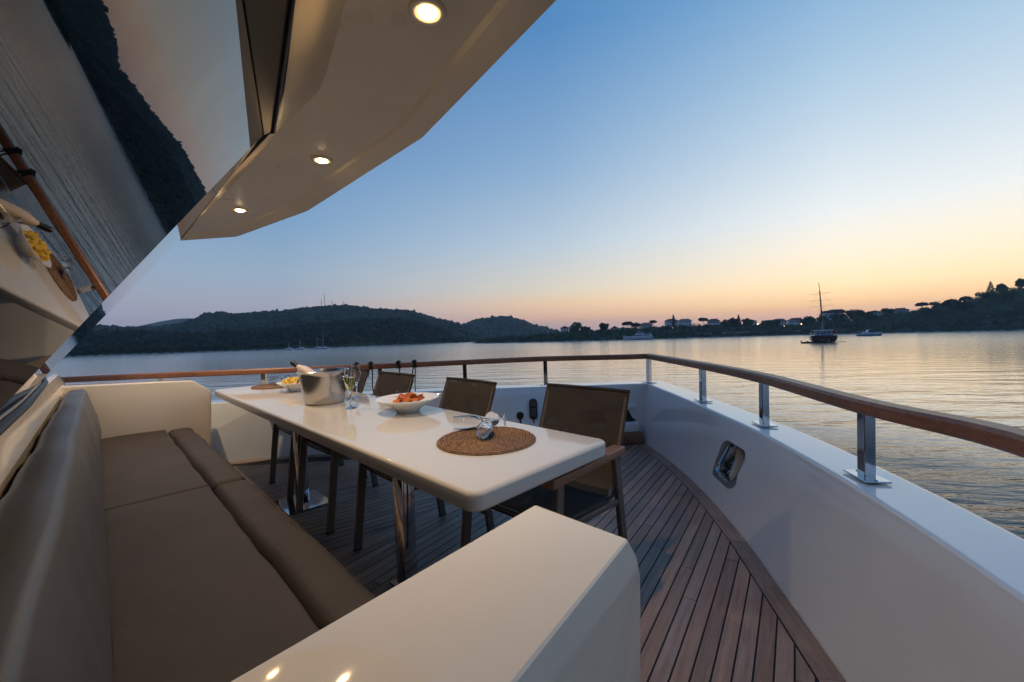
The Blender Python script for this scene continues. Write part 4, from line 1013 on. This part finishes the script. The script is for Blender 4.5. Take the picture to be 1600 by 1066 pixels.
for k, (px, py, hw_, hh, v, kd, lab) in enumerate(TREES):
    d = float(hE.depth(px, v)); base = hE.pt(px, v); c = bay(px, py, d); s_ = d / FOC; rx, rz_ = hw_ * s_, hh * s_
    if kd == 'r': c = c - np.array([0, 0, .22 * rz_]); rx *= 1.12; rz_ *= 1.22
    t = sea(thing({'u': 'umbrella_pine', 'c': 'cypress', 'k': 'conifer', 'r': 'broadleaf_tree'}[kd], lab, 'tree', tuple(base))); h = c[2] - base[2]
    zt = max(h, rz_ * .6)
    g = G()
    if kd in 'ur':
        g.tube([(0, 0, -1), (.1, 0, zt * .4), (0, .15, zt - .1 * rz_)], [.28, .2, .12], 6)
        for q in range(5):
            a = q * 1.256 + k; g.tube([(0, 0, zt - rz_ * .8), (rx * .35 * cos(a), rx * .35 * sin(a), zt - rz_ * .25), (rx * .7 * cos(a), rx * .7 * sin(a), zt)], [.12, .08, .03], 5)
    else: g.tube([(0, 0, -1), (0, 0, zt), (0, 0, zt + rz_ * .9)], [.25, .15, .03], 6)
    obj('trunk', g, m_trunk, t)
    ncl = {'u': 22, 'r': 30, 'c': 14, 'k': 26}[kd]; cc = []; ss = []
    for q in range(ncl):
        f = (q + .5) / ncl
        if kd == 'c': cc.append((rng.normal(0, .12) * rx, rng.normal(0, .12) * rx, zt + rz_ * (2 * f - 1))); ss.append(rx * (1.0 if f < .5 else 1.25 - f) )
        elif kd == 'k':
            w_ = rx * (1 - f) ** .8; a = q * 2.4; cc.append((w_ * .65 * cos(a), w_ * .65 * sin(a), zt + rz_ * (2 * f - 1))); ss.append(max(.35 * rx * (1.15 - f), .3))
        else:
            
            a = q * 2.4; r_ = math.sqrt(f) * .74
            if kd == 'r': cc.append((rx * r_ * cos(a), rx * r_ * sin(a), zt + rz_ * rng.uniform(-.75, .72) * math.sqrt(max(.05, 1 - r_ * r_)))); ss.append(rng.uniform(.26, .42) * min(rx, rz_ * 1.3))
            else: cc.append((rx * r_ * cos(a), rx * r_ * sin(a), zt + rz_ * (rng.uniform(-.25, .25) + .35 * (1 - r_ * r_)))); ss.append(rng.uniform(.45, .62) * rz_)
    V, F = leafcloud(np.array(cc), np.array(ss), 80, max(.26, .75 * s_) if kd not in 'ck' else max(.2, .5 * s_), .8 if kd != 'c' else 1.2)
    obj('crown', mesh_np('crown', V, F, m_leaf), None, t)

# houses: (x0, x1, roof row, eave row, base row, v, kind, label)
HOUSES = [
 (876, 889, 509.5, 512, 519, .9, 'g', 'small red tiled house at the left end of the villa row'), (954, 967, 509.5, 513, 519, .85, 'g', 'white gabled house left of the umbrella pines'),
 (967, 981, 511, 514, 520, .8, 'g', 'low pale house half hidden by the umbrella pines'), (1001, 1020, 504, 507, 516, .9, 'h', 'white box villa with hipped roof above the moored yacht'),
 (1041, 1060, 498, 501.5, 511, .95, 'h', 'pale blue white villa with hipped roof behind the cypress'), (1061, 1081, 498, 501, 511, .95, 'h', 'pale villa with chimneys right of the cypress'),
 (1107, 1125, 498, 502, 511, .95, 'h', 'white villa with dark tiled roof in mid row'), (1165, 1182, 499, 502, 508, .95, 'g', 'house with low pale roof beside the warm lamp'),
 (1209, 1229, 498, 502, 511, .92, 'h', 'white villa with tiled roof left of the gulet'), (1234, 1256, 496.5, 500.5, 511, .95, 'h', 'white two storey villa with a warm lamp at its corner'),
 (1290, 1318, 485, 489.5, 499, .98, 'f', 'dark flat roofed modern house on the rise behind the gulet'), (1356, 1379, 485, 488.5, 499, .95, 'g', 'white gabled villa up the slope above the motorboat'),
 (1400, 1419, 481, 484.5, 495, .98, 'h', 'white villa with red roof highest on the slope'), (1374, 1386, 508, 510.5, 517, .25, 'g', 'small stone boathouse on the shore right of the motorboat')]
for (x0, x1, yr, ye, yb, v, kd, lab) in HOUSES:
    xm = (x0 + x1) / 2; d = float(hE.depth(xm, v)) - 3; s_ = d / FOC
    pb = bay(xm, yb, d); ze = bay(xm, ye, d)[2] - pb[2]; zr = bay(xm, yr, d)[2] - pb[2]; w_ = (x1 - x0) * s_; dp = w_ * .75
    t = sea(thing('house', lab, 'house', tuple(pb), YAW + random.uniform(-.15, .15) - math.atan2(xm - 800, FOC) * .6, 'villas along the headland'))
    wm = m_wall
    g = G(); g.box((0, dp / 2, ze / 2 - 1.5), (w_ * .92, dp, ze + 3)); obj('wall', g, wm, t)
    g = G(); ov = w_ * .54
    if kd == 'h': g.add([(-ov, -.5, ze), (ov, -.5, ze), (ov, dp + .5, ze), (-ov, dp + .5, ze), (-ov * .4, dp * .5, zr), (ov * .4, dp * .5, zr)], [(0, 1, 5, 4), (1, 2, 5), (2, 3, 4, 5), (3, 0, 4), (3, 2, 1, 0)])
    elif kd == 'g': g.add([(-ov, -.4, ze - .2), (ov, -.4, ze - .2), (ov, dp + .4, ze - .2), (-ov, dp + .4, ze - .2), (0, -.4, zr), (0, dp + .4, zr)], [(0, 4, 5, 3), (1, 2, 5, 4), (0, 1, 4), (2, 3, 5), (3, 2, 1, 0)])
    else: g.box((w_ * .08, dp / 2, (ze + zr) / 2), (w_ * .86, dp + .6, zr - ze)); g.box((w_ * .22, dp / 2, zr + .6), (w_ * .5, dp * .6, 1.2)); g.box((-w_ * .42, dp / 2, (ze + zr) / 2 + .3), (w_ * .14, dp * .5, .4))
    rf = obj('roof', g, m_roof if kd != 'f' else m_dark, t)
    if kd == 'h': g = G(); g.box((ov * .5, dp * .4, zr - .1), (.7, .7, 1.6)); obj('chimney', g, m_wall, rf)
    nw = max(3, int(w_ / 2.6)); rows = 2 if ze > 5 else 1
    for r_ in range(rows):
        for q in range(nw):
            x = (q + .5) / nw * w_ * .84 - w_ * .42; z = ze * ((r_ + .55) / rows); g = G(); g.box((x, -.05, z), (1.25, .2, 1.7)); obj('window', g, m_win, t)
# garden terrace wall under the lamps
g = G()
for a, b, hh_, dd in ((1128, 1200, 2.2, 0), (1085, 1112, 1.6, 1), (1232, 1252, 2.0, 0)):
    for q in np.linspace(a, b - 6, 6):
        pass
    pa, pb_ = hE.pt(a, .10), hE.pt(b, .10); zz = (pa[2] + pb_[2]) / 2; M = np.array(pb_) - np.array(pa); ang = math.atan2(M[1], M[0]); g = G(); g.box((0, 0, hh_ / 2 - 1), (hypot(M[0], M[1]), .5, hh_ + 2))
    t = sea(obj('garden_wall', g, m_bare, loc=((pa[0] + pb_[0]) / 2, (pa[1] + pb_[1]) / 2, zz))); t.rotation_euler = (0, 0, ang); tag(t, {1128: 'long pale stone garden wall under the warm lamps', 1085: 'short pale garden wall left of the long one by the shore', 1232: 'stone garden wall under the lamp at the white villa corner'}[a], 'wall', 'garden walls above the shore')
# lamps on the shore
for px, py, v, mt, lab in ((1184, 506.5, .80, m_lit, 'glowing warm street lamp in front of the pale roofed house'), (1225, 510, .7, m_lit, 'glowing warm street lamp left of the gulet'), (1252, 506.5, .8, m_lit, 'glowing warm lamp at the corner of the white two storey villa'),
                           (1405, 497, .72, m_lit_w, 'small white lamp below the villa highest on the slope'), (1330, 500.5, .8, m_lit_w, 'small white lamp right of the dark flat roofed house'), (1051, 512.5, .6, m_lit_w, 'small white lamp below the cypress')):
    d = float(hE.depth(px, v)) - 6; c = bay(px, py, d); t = sea(thing('street_lamp', lab, 'lamp', (c[0], c[1], c[2] - 3), 0, 'lamps along the headland'))
    g = G(); g.tube([(0, 0, -2), (0, 0, 2.6)], .07, 6); obj('pole', g, m_mast, t)
    bm = bmesh.new(); bmesh.ops.create_icosphere(bm, subdivisions=2, radius=.62 if mt is m_lit else .38); g = G(); g.bm(bm, Matrix.Translation((0, 0, 3))); obj('globe', g, mt, t)
# radio masts on the ridge
for px, y0, y1, lab in ((502.5, 467.5, 483, 'thin radio mast left of the tallest one on the ridge'), (507.5, 459, 482, 'tallest radio mast on the wooded ridge'), (519, 469.5, 481, 'short radio mast right of the tallest on the ridge'), (537, 470, 480, 'radio mast standing alone farther right on the ridge')):
    d = float(hC.depth(px, 1.0)); b = bay(px, y1, d); tp = bay(px, y0, d)
    t = sea(thing('radio_mast', lab, 'mast', tuple(b), 0, 'radio masts on the ridge')); h = tp[2] - b[2]; g = G()
    for a in range(3):
        w_ = 2.1 * a; g.tube([(.9 * cos(w_), .9 * sin(w_), -6), (.35 * cos(w_), .35 * sin(w_), h)], .22, 5)
    for z in np.arange(-2, h - 1, 2.5):
        r_ = .9 - .55 * z / h; g.tube([(r_ * cos(2.1 * a), r_ * sin(2.1 * a), z + (a % 2)) for a in range(3)], .12, 4, closed=True)
    obj('tower', g, m_mast, t); g = G(); g.lathe([(0, -.2), (1.3, 0), (1.3, .5), (0, .2)], 10, Matrix.Translation((.6, -.6, h * .62)) @ Matrix.Rotation(1.3, 4, 'X')); obj('dish', g, m_mast, t)
# specks of villas on the left shore
for px, py, lab in ((163, 536, 'tiny white villa among dark trees at the far left shore'), (187, 536, 'tiny pale villa right of the leftmost one on the left shore'), (212, 533, 'tiny villa in the woods below the far blue hill'), (234, 533.5, 'tiny pale villa in the left shore woods, second from the right of its group'), (300, 541, 'tiny pale villa near the water on the left shore')):
    v = .45; d = float(hD.depth(px, v)) - 4; p = bay(px, py, d); t = sea(thing('house', lab, 'house', tuple(p), .3, 'villas on the left shore'))
    g = G(); g.box((0, 1.3, .6), (2.6, 2.6, 3.2)); obj('wall', g, m_wall, t); g = G(); g.add([(-1.6, -.3, 2.2), (1.6, -.3, 2.2), (1.6, 2.9, 2.2), (-1.6, 2.9, 2.2), (0, -.3, 3.1), (0, 2.9, 3.1)], [(0, 4, 5, 3), (1, 2, 5, 4), (0, 1, 4), (2, 3, 5), (3, 2, 1, 0)]); obj('roof', g, m_roof, t)
    g = G(); g.box((.5, -.02, .8), (.7, .1, .9)); obj('window', g, m_win, t)

# boats
def loft_hull(secs):                     # secs: list of (y, half beam, z keel, z sheer)
    g = G(); P = []
    for (y, b, zk, zs) in secs:
        P.append([(-b, y, zs), (-b * .97, y, zs * .55), (-b * .82, y, zs * .12), (-b * .35, y, zk), (b * .35, y, zk), (b * .82, y, zs * .12), (b * .97, y, zs * .55), (b, y, zs)])
    g.grid(P); n = 8; g.f.append(tuple(range(n))); k = (len(secs) - 1) * n; g.f.append(tuple(k + j for j in range(n)))
    for i in range(len(secs) - 1): g.f.append((i * n, i * n + 7, (i + 1) * n + 7, (i + 1) * n))
    return g
def boat_at(px, depth): return bay_z(px, depth, 0)
# gulet, stern towards us
gd = 147.; s_ = gd / FOC; gp = boat_at(1287.5, gd); ga = YAW - math.atan2(1287.5 - 800, FOC)
gu = sea(thing('gulet', 'dark wooden two decked gulet with one tall mast, stern towards us', 'sailing boat', tuple(gp), ga + .06))
g = loft_hull([(0, 3.7, -.3, 2.55), (1.2, 4.0, -.6, 2.3), (6, 4.2, -.9, 2.0), (12, 3.8, -.9, 2.2), (17, 2.3, -.7, 2.8), (20, .3, -.2, 3.5)]); obj('hull', g, m_mahog, gu, 40)
g = G(); g.box((0, -.03, 1.5), (6.6, .12, .16)); g.box((0, -.02, 2.2), (7.3, .14, .12)); obj('trim', g, m_roof, gu)
g = G()
for i in range(7): g.box((-.9 + i * .32 + (.5 if i > 3 else 0), -.1, .98), (.2, .04, .26 + .06 * (i % 2)))
obj('lettering', g, m_gold, gu)
g = G()
for x in (-3.5, -2.2, -1.0, 1.0, 2.2, 3.5): g.tube([(x, .3, 2.3), (x, .3, 4.2)], .07, 6)
for z in (2.9, 3.3): g.tube([(-3.6, .25, z), (3.6, .25, z)], .05, 6)
g.tube([(-3.6, .25, 3.3), (-4., 6, 3.2), (-3.6, 12, 3.3)], .05, 6); g.tube([(3.6, .25, 3.3), (4., 6, 3.2), (3.6, 12, 3.3)], .05, 6); obj('railing', g, m_boatw, gu)
g = G(); g.prism([(-3.6, .3), (3.6, .3), (3.5, 6.5), (-3.5, 6.5)], 4.25, 4.42, None, .05, 2); g.prism([(-2.9, .5), (2.9, .5), (2.8, 6), (-2.8, 6)], 4.42, 4.62, None, .08, 2); obj('awning', g, m_boatw, gu)
g = G(); g.box((0, 8.5, 2.9), (4.8, 5, 1.8), None, .1, 2); obj('deckhouse', g, m_boatw, gu)
for x in (-1.6, 0, 1.6): g = G(); g.box((x, 5.98, 3.1), (1.1, .1, .8)); obj('window', g, m_win, gu)
g = G(); g.box((0, .8, 2.75), (5.4, .9, .7), None, .1, 2); obj('stern_seat', g, m_blueb, gu)
mh = 100 * s_ - .6
g = G(); g.tube([(0, 8, 2), (-.12, 8, mh * .45), (-.55, 8, mh * .86)], [.26, .24, .18], 8); ms = obj('mast', g, m_mahog, gu)
g = G(); g.tube([(-.55, 8, mh * .86), (-.78, 8, mh)], .11, 6); g.tube([(0, 8, 2.4), (-.03, 8, 8)], .29, 8); obj('mast_paint', g, m_mast, ms)
for f_, w_ in ((.815, 3.2), (.70, 3.5), (.605, 3.6)):
    x = -.12 - .43 * (f_ - .45) / .41; g = G(); g.tube([(x - w_, 8, mh * f_ - .12), (x, 8, mh * f_), (x + w_, 8.2, mh * f_ + .28)], .045, 6); obj('spreader', g, m_mast, ms)
g = G()
for sx in (-1, 1):
    g.tube([(sx * 3.7, 8, 2.4), (sx * 3.55 - .2, 8, mh * .605), (-.5, 8, mh * .86)], .016, 5); g.tube([(sx * 2.2, 5, 3), (-.15, 8, mh * .6)], .016, 5); g.tube([(sx * 3.0, 10, 2.4), (-.3, 8, mh * .7)], .016, 5)
g.tube([(0, .4, 4.6), (-.5, 8, mh * .85)], .016, 5); obj('rigging', g, m_mast, gu)
g = G(); g.tube([(2.45, -.1, 2.4), (2.75, -.6, 4.9)], .04, 6); fg = obj('flag_staff', g, m_mast, gu)
g = G(); P = [[(2.74 + .5 * q - .1 * sin(q * 3 + r_), -.6 + .15 * sin(q * 5), 4.75 - 1.5 * r_ - .25 * q) for r_ in np.linspace(0, 1, 6)] for q in np.linspace(0, 1, 8)]; g.grid(P); obj('flag', g, m_red, fg)
g = G(); g.box((3.4, -.9, .32), (5.2, 1.0, .16), None, .05, 1); obj('swim_platform', g, m_yel, gu); g = G(); g.tube([(4.6, -.6, .3), (4.6, -.6, 1.9), (3.9, -.2, 2.2)], .04, 6); obj('ladder', g, m_mast, gu)
dg_ = sea(thing('dinghy', 'dark rubber dinghy floating beside the stern of the gulet', 'dinghy', tuple(boat_at(1261, gd - 2)), ga)); g = G()
g.tube([(-1.7, -.6, .25), (1.1, -.6, .3), (1.9, 0, .45), (1.1, .6, .3), (-1.7, .6, .25)], .26, 8); obj('tube', g, m_rubber, dg_); g = G(); g.box((-.3, 0, .18), (2.8, .9, .08)); g.box((.1, 0, .55), (.5, .6, .5), None, .05); obj('seat', g, m_black, dg_); g = G(); g.box((-1.8, 0, .6), (.35, .35, .7), None, .08, 2); obj('outboard', g, m_black, dg_)
# motorboat
md_ = 262.; mp_ = boat_at(1357, md_); mb = sea(thing('motorboat', 'small blue and white motorboat lying off the right shore', 'motorboat', tuple(mp_), YAW - .70 + .25))
# local +x is the bow
def hull_x(secs): return loft_hull(secs)
g = G(); g2 = loft_hull([(-6, 1.5, -.2, 1.3), (-3, 1.8, -.4, 1.25), (1, 1.8, -.4, 1.4), (4, 1.3, -.3, 1.75), (6.6, .15, .2, 2.2)]); M = Matrix.Rotation(-pi / 2, 4, 'Z'); g.add(g2.v, g2.f, M); obj('hull', g, m_blueb, mb, 40)
g = G(); g.prism([(-3.2, 1.3), (2.4, 1.3), (2.4, 2.2), (.6, 3.9), (-.4, 4.05), (-1.2, 2.6), (-3.2, 2.5)], -1.3, 1.3, Matrix.Rotation(pi / 2, 4, 'X'), .06, 1); obj('cabin', g, m_boatw, mb)
g = G(); g.add([(2.3, -1.34, 2.15), (.75, -1.34, 3.6), (-.3, -1.34, 3.7), (-.3, -1.34, 2.5), (2.3, -1.38, 2.15), (.75, -1.38, 3.6), (-.3, -1.38, 3.7), (-.3, -1.38, 2.5)], [(0, 1, 2, 3), (7, 6, 5, 4), (0, 4, 5, 1), (1, 5, 6, 2), (2, 6, 7, 3), (3, 7, 4, 0)]); obj('window', g, m_win, mb)
g = G(); g.box((-3.6, 0, 3.35), (2.6, 2.4, .12), None, .04, 1)
for sx in (-1.1, 1.1): g.tube([(-4.6, sx, 1.3), (-4.6, sx, 3.3)], .05, 6); g.tube([(-2.6, sx, 1.3), (-2.6, sx, 3.3)], .05, 6)
obj('canopy', g, m_boatw, mb); g = G(); g.tube([(-1.2, 0, 3.4), (-1.4, 0, 5.2)], .05, 6); ff = obj('flag_staff', g, m_mast, mb); g = G(); g.grid([[(-1.4, .02, 5.1), (-1.36, .02, 4.3)], [(-.6, .06, 5.2), (-.55, .06, 4.4)]]); obj('flag', g, m_red, ff)
# motor yacht
yd = 392.; yp = boat_at(998, yd); yt = sea(thing('motor_yacht', 'white three decked motor yacht moored under the villas', 'yacht', tuple(yp), YAW - .30))
L_ = 27.; M = Matrix.Rotation(pi / 2, 4, 'Z'); g = G(); g2 = loft_hull([(-13, 2.8, -.2, 2.6), (-6, 3.2, -.5, 2.5), (2, 3.2, -.5, 2.9), (9, 2.3, -.3, 3.5), (14.5, .2, .3, 4.3)]); g.add(g2.v, g2.f, M); obj('hull', g, m_boatw, yt, 40)
RX = Matrix.Rotation(pi / 2, 4, 'X')
g = G(); g.prism([(-9, 2.7), (12, 2.7), (12, 4.9), (-3, 5.0), (-7, 3.6)], -2.4, 2.4, RX, .15, 2); obj('deckhouse', g, m_boatw, yt)
g = G(); g.prism([(-4, 5.0), (11, 5.0), (11, 5.3), (4.5, 5.35), (3.5, 7.0), (-.5, 7.1), (-2.5, 6.2)], -2.1, 2.1, RX, .12, 2); obj('wheelhouse', g, m_boatw, yt)
g = G(); g.box((2.2, 0, 7.4), (6, 3.6, .2), None, .05, 1); g.tube([(.5, 0, 7.1), (.2, 0, 9.6)], .12, 6); g.box((.2, 0, 9.0), (.5, 2.2, .2)); g.box((10.2, 0, 6.2), (.5, 3, 1.8), None, .1); obj('radar_arch', g, m_boatw, yt)
for (x0, x1, z, y_) in ((-5, 4, 4.2, 2.43), (5, 10, 4.2, 2.43), (-1.5, 3, 6.3, 2.13)):
    g = G(); g.box(((x0 + x1) / 2, -y_, z), (x1 - x0, .1, .8), None, .03, 1); obj('window', g, m_win, yt)
# sailing boats off the left shore
sbp = None
for px, y0, dep, lab in ((497, 527, 332, 'white sailing boat whose mast stands left of the tallest of the pair'), (506, 524, 330, 'white sailing boat with the tallest mast on the left shore'), (470, 531, 330, 'grey masted sailing boat left of the pair of tall masts'), (452, 536, 326, 'small sailing boat with short mast, left end of the moored yachts')):
    p = boat_at(px, dep); h = bay(px, y0, dep)[2]
    t = sea(thing('sailing_boat', lab, 'sailing boat', tuple(p), YAW + 1.2 + random.uniform(-.3, .3), 'sailing boats moored on the left shore'))
    g = loft_hull([(-4.5, 1.2, -.1, 1.0), (-2, 1.5, -.3, .95), (2, 1.3, -.3, 1.1), (5, .1, .1, 1.4)]); obj('hull', g, m_boatw, t, 40)
    g = G(); g.box((0, 0, 1.35), (1.6, 3.6, .7), None, .15, 2); cb = obj('cabin', g, m_boatw, t); g = G(); g.box((.81, 0, 1.4), (.05, 2.6, .25)); obj('window', g, m_win, cb)
    g = G(); g.tube([(0, .8, 1), (0, .8, h)], .09, 6); g.tube([(-.7, .8, h * .6), (.7, .8, h * .6)], .04, 5); g.tube([(0, .8, 2.2), (0, -3.2, 2.3)], .12, 6); obj('mast', g, m_boatw, t)
    g = G(); g.tube([(0, -4.4, 1.1), (0, .8, h), (0, 4.9, 1.5)], .025, 4); obj('rigging', g, m_mast, t)

# haze over the bay
m_haze = bpy.data.materials.new('haze air'); m_haze.use_nodes = True; nt = m_haze.node_tree
for n_ in list(nt.nodes):
    if n_.type != 'OUTPUT_MATERIAL': nt.nodes.remove(n_)
pv = nt.nodes.new('ShaderNodeVolumePrincipled'); pv.inputs['Color'].default_value = (.80, .90, 1, 1); pv.inputs['Density'].default_value = .00016; pv.inputs['Anisotropy'].default_value = .1
nt.links.new(pv.outputs[0], [n_ for n_ in nt.nodes if n_.type == 'OUTPUT_MATERIAL'][0].inputs['Volume'])
USE_HAZE = True
if USE_HAZE:
    g = G(); g.box((-700, 900, 74), (5000, 5000, 160)); hz = sea(obj('haze', g, m_haze, smooth=False)); tag(hz, 'thin evening haze over the bay', 'haze', kind='stuff')

# ------------------------------------------------------------------ put the boat into the bay
bpy.context.view_layer.update()
for o in scene.objects:
    if o.parent is None and o.name not in SEA: o.matrix_world = BOAT @ o.matrix_basis

# ------------------------------------------------------------------ sky: dusk gradient by elevation and by angle from the afterglow
wd = bpy.data.worlds.new('World'); scene.world = wd; wd.use_nodes = True; nt = wd.node_tree
bg = nt.nodes['Background']
def wn(t, **kw):
    n = nt.nodes.new(t)
    for k, v in kw.items(): setattr(n, k, v)
    return n
def wm_(op, a, b=None, clamp=False):
    n = wn('ShaderNodeMath', operation=op); n.use_clamp = clamp
    for i, x in enumerate((a, b)):
        if x is None: continue
        if isinstance(x, (int, float)): n.inputs[i].default_value = x
        else: nt.links.new(x, n.inputs[i])
    return n.outputs[0]
tc = wn('ShaderNodeTexCoord'); sp = wn('ShaderNodeSeparateXYZ'); nt.links.new(tc.outputs['Generated'], sp.inputs[0])
X, Y, Z = sp.outputs
el = wm_('MULTIPLY', wm_('ARCSINE', Z), 2 / pi)             # 0 horizon .. 1 zenith
el = wm_('MAXIMUM', el, 0.0); elr = wm_('POWER', el, .5)     # finer near the horizon
hl = wm_('MAXIMUM', wm_('SQRT', wm_('ADD', wm_('MULTIPLY', X, X), wm_('MULTIPLY', Y, Y))), 1e-4)
SUN_AZ = radians(8)                                           # afterglow a little to starboard of the bow
dt = wm_('DIVIDE', wm_('ADD', wm_('MULTIPLY', X, sin(SUN_AZ)), wm_('MULTIPLY', Y, cos(SUN_AZ))), hl)
da = wm_('DIVIDE', wm_('ARCCOSINE', wm_('MINIMUM', wm_('MAXIMUM', dt, -1.), 1.)), pi)
ZEN = (84, 140, 208)
RAMPS = [
 (0, [(0, (196, 160, 160)), (1.6, (226, 178, 154)), (3, (247, 208, 158)), (5, (252, 229, 190)), (9, (249, 240, 224)), (13, (236, 241, 240)), (20, (206, 224, 237)), (27, (172, 203, 228)), (37, (122, 170, 213)), (55, (82, 134, 190)), (90, ZEN)]),
 (47, [(0, (164, 146, 160)), (1.4, (186, 160, 162)), (2.7, (208, 174, 156)), (4.8, (214, 191, 166)), (6.5, (209, 201, 188)), (12.8, (182, 200, 214)), (22, (143, 177, 210)), (37, (86, 139, 193)), (60, (60, 110, 172)), (90, ZEN)]),
 (82, [(0, (140, 138, 160)), (2, (150, 148, 165)), (5, (153, 157, 172)), (8.8, (144, 166, 186)), (15, (121, 158, 194)), (25, (97, 141, 188)), (45, (64, 112, 168)), (90, ZEN)]),
 (180, [(0, (88, 90, 118)), (5, (88, 98, 130)), (15, (78, 104, 144)), (40, (66, 104, 156)), (90, ZEN)])]
cols = []; SKY_G = 1.45
for d, st in RAMPS:
    r = wn('ShaderNodeValToRGB'); nt.links.new(elr, r.inputs[0]); r.color_ramp.interpolation = 'EASE' if False else 'LINEAR'; e = r.color_ramp.elements
    while len(e) < len(st): e.new(.5)
    for q, (a, c) in zip(e, st):
        gn = float(np.interp(a, [0, 1.5, 3, 5, 9, 13, 20, 30], [1.42, 1.42, 1.38, 1.33, 1.2, 1.12, 1.05, 1.02])) / SKY_G
        q.position = math.sqrt(a / 90.); wm3 = np.array([1.11, 1.02, .89]) if (d < 60 and 2 < a < 6) else (np.array([1.03, 1.01, .95]) if (d < 60 and a < 10) else np.ones(3)); q.color = (*[float(v_ * gn * w3) for v_, w3 in zip(lin(c), wm3)], 1)
    cols.append((d / 180., r.outputs[0]))
cur = cols[0][1]
for i in range(1, len(cols)):
    mrn = wn('ShaderNodeMapRange', interpolation_type='SMOOTHSTEP' if i == 3 else 'LINEAR'); nt.links.new(da, mrn.inputs['Value']); mrn.inputs['From Min'].default_value = cols[i - 1][0] if i > 1 else 14 / 180.; mrn.inputs['From Max'].default_value = cols[i][0]
    mxn = wn('ShaderNodeMix', data_type='RGBA'); nt.links.new(mrn.outputs[0], mxn.inputs[0]); nt.links.new(cur, mxn.inputs[6]); nt.links.new(cols[i][1], mxn.inputs[7]); cur = mxn.outputs[2]
nt.links.new(cur, bg.inputs['Color']); bg.inputs['Strength'].default_value = SKY_G

# ------------------------------------------------------------------ camera and view
cd = bpy.data.cameras.new('camera'); cam = bpy.data.objects.new('camera', cd); COL.objects.link(cam); scene.camera = cam
cd.sensor_width = 36; cd.lens = 36 * FOC / 1600.; cd.clip_start = .02; cd.clip_end = 12000
ax = RS.T
M = Matrix((ax @ np.array([1, 0, 0]), ax @ np.array([0, 0, 1]), -(ax @ np.array([0, 1, 0])))).transposed().to_4x4(); M.translation = (0, 0, HW)
cam.matrix_world = M
vs_ = scene.view_settings; vs_.view_transform = 'Standard'; vs_.look = 'None'; vs_.exposure = 0; vs_.gamma = 1; vs_.use_curve_mapping = False
scene.render.engine = 'CYCLES'
cy = scene.cycles; cy.use_denoising = True; cy.max_bounces = 10; cy.diffuse_bounces = 4; cy.glossy_bounces = 5; cy.transmission_bounces = 8; cy.transparent_max_bounces = 12; cy.volume_bounces = 0
cy.caustics_reflective = False; cy.caustics_refractive = False; cy.sample_clamp_indirect = 4.
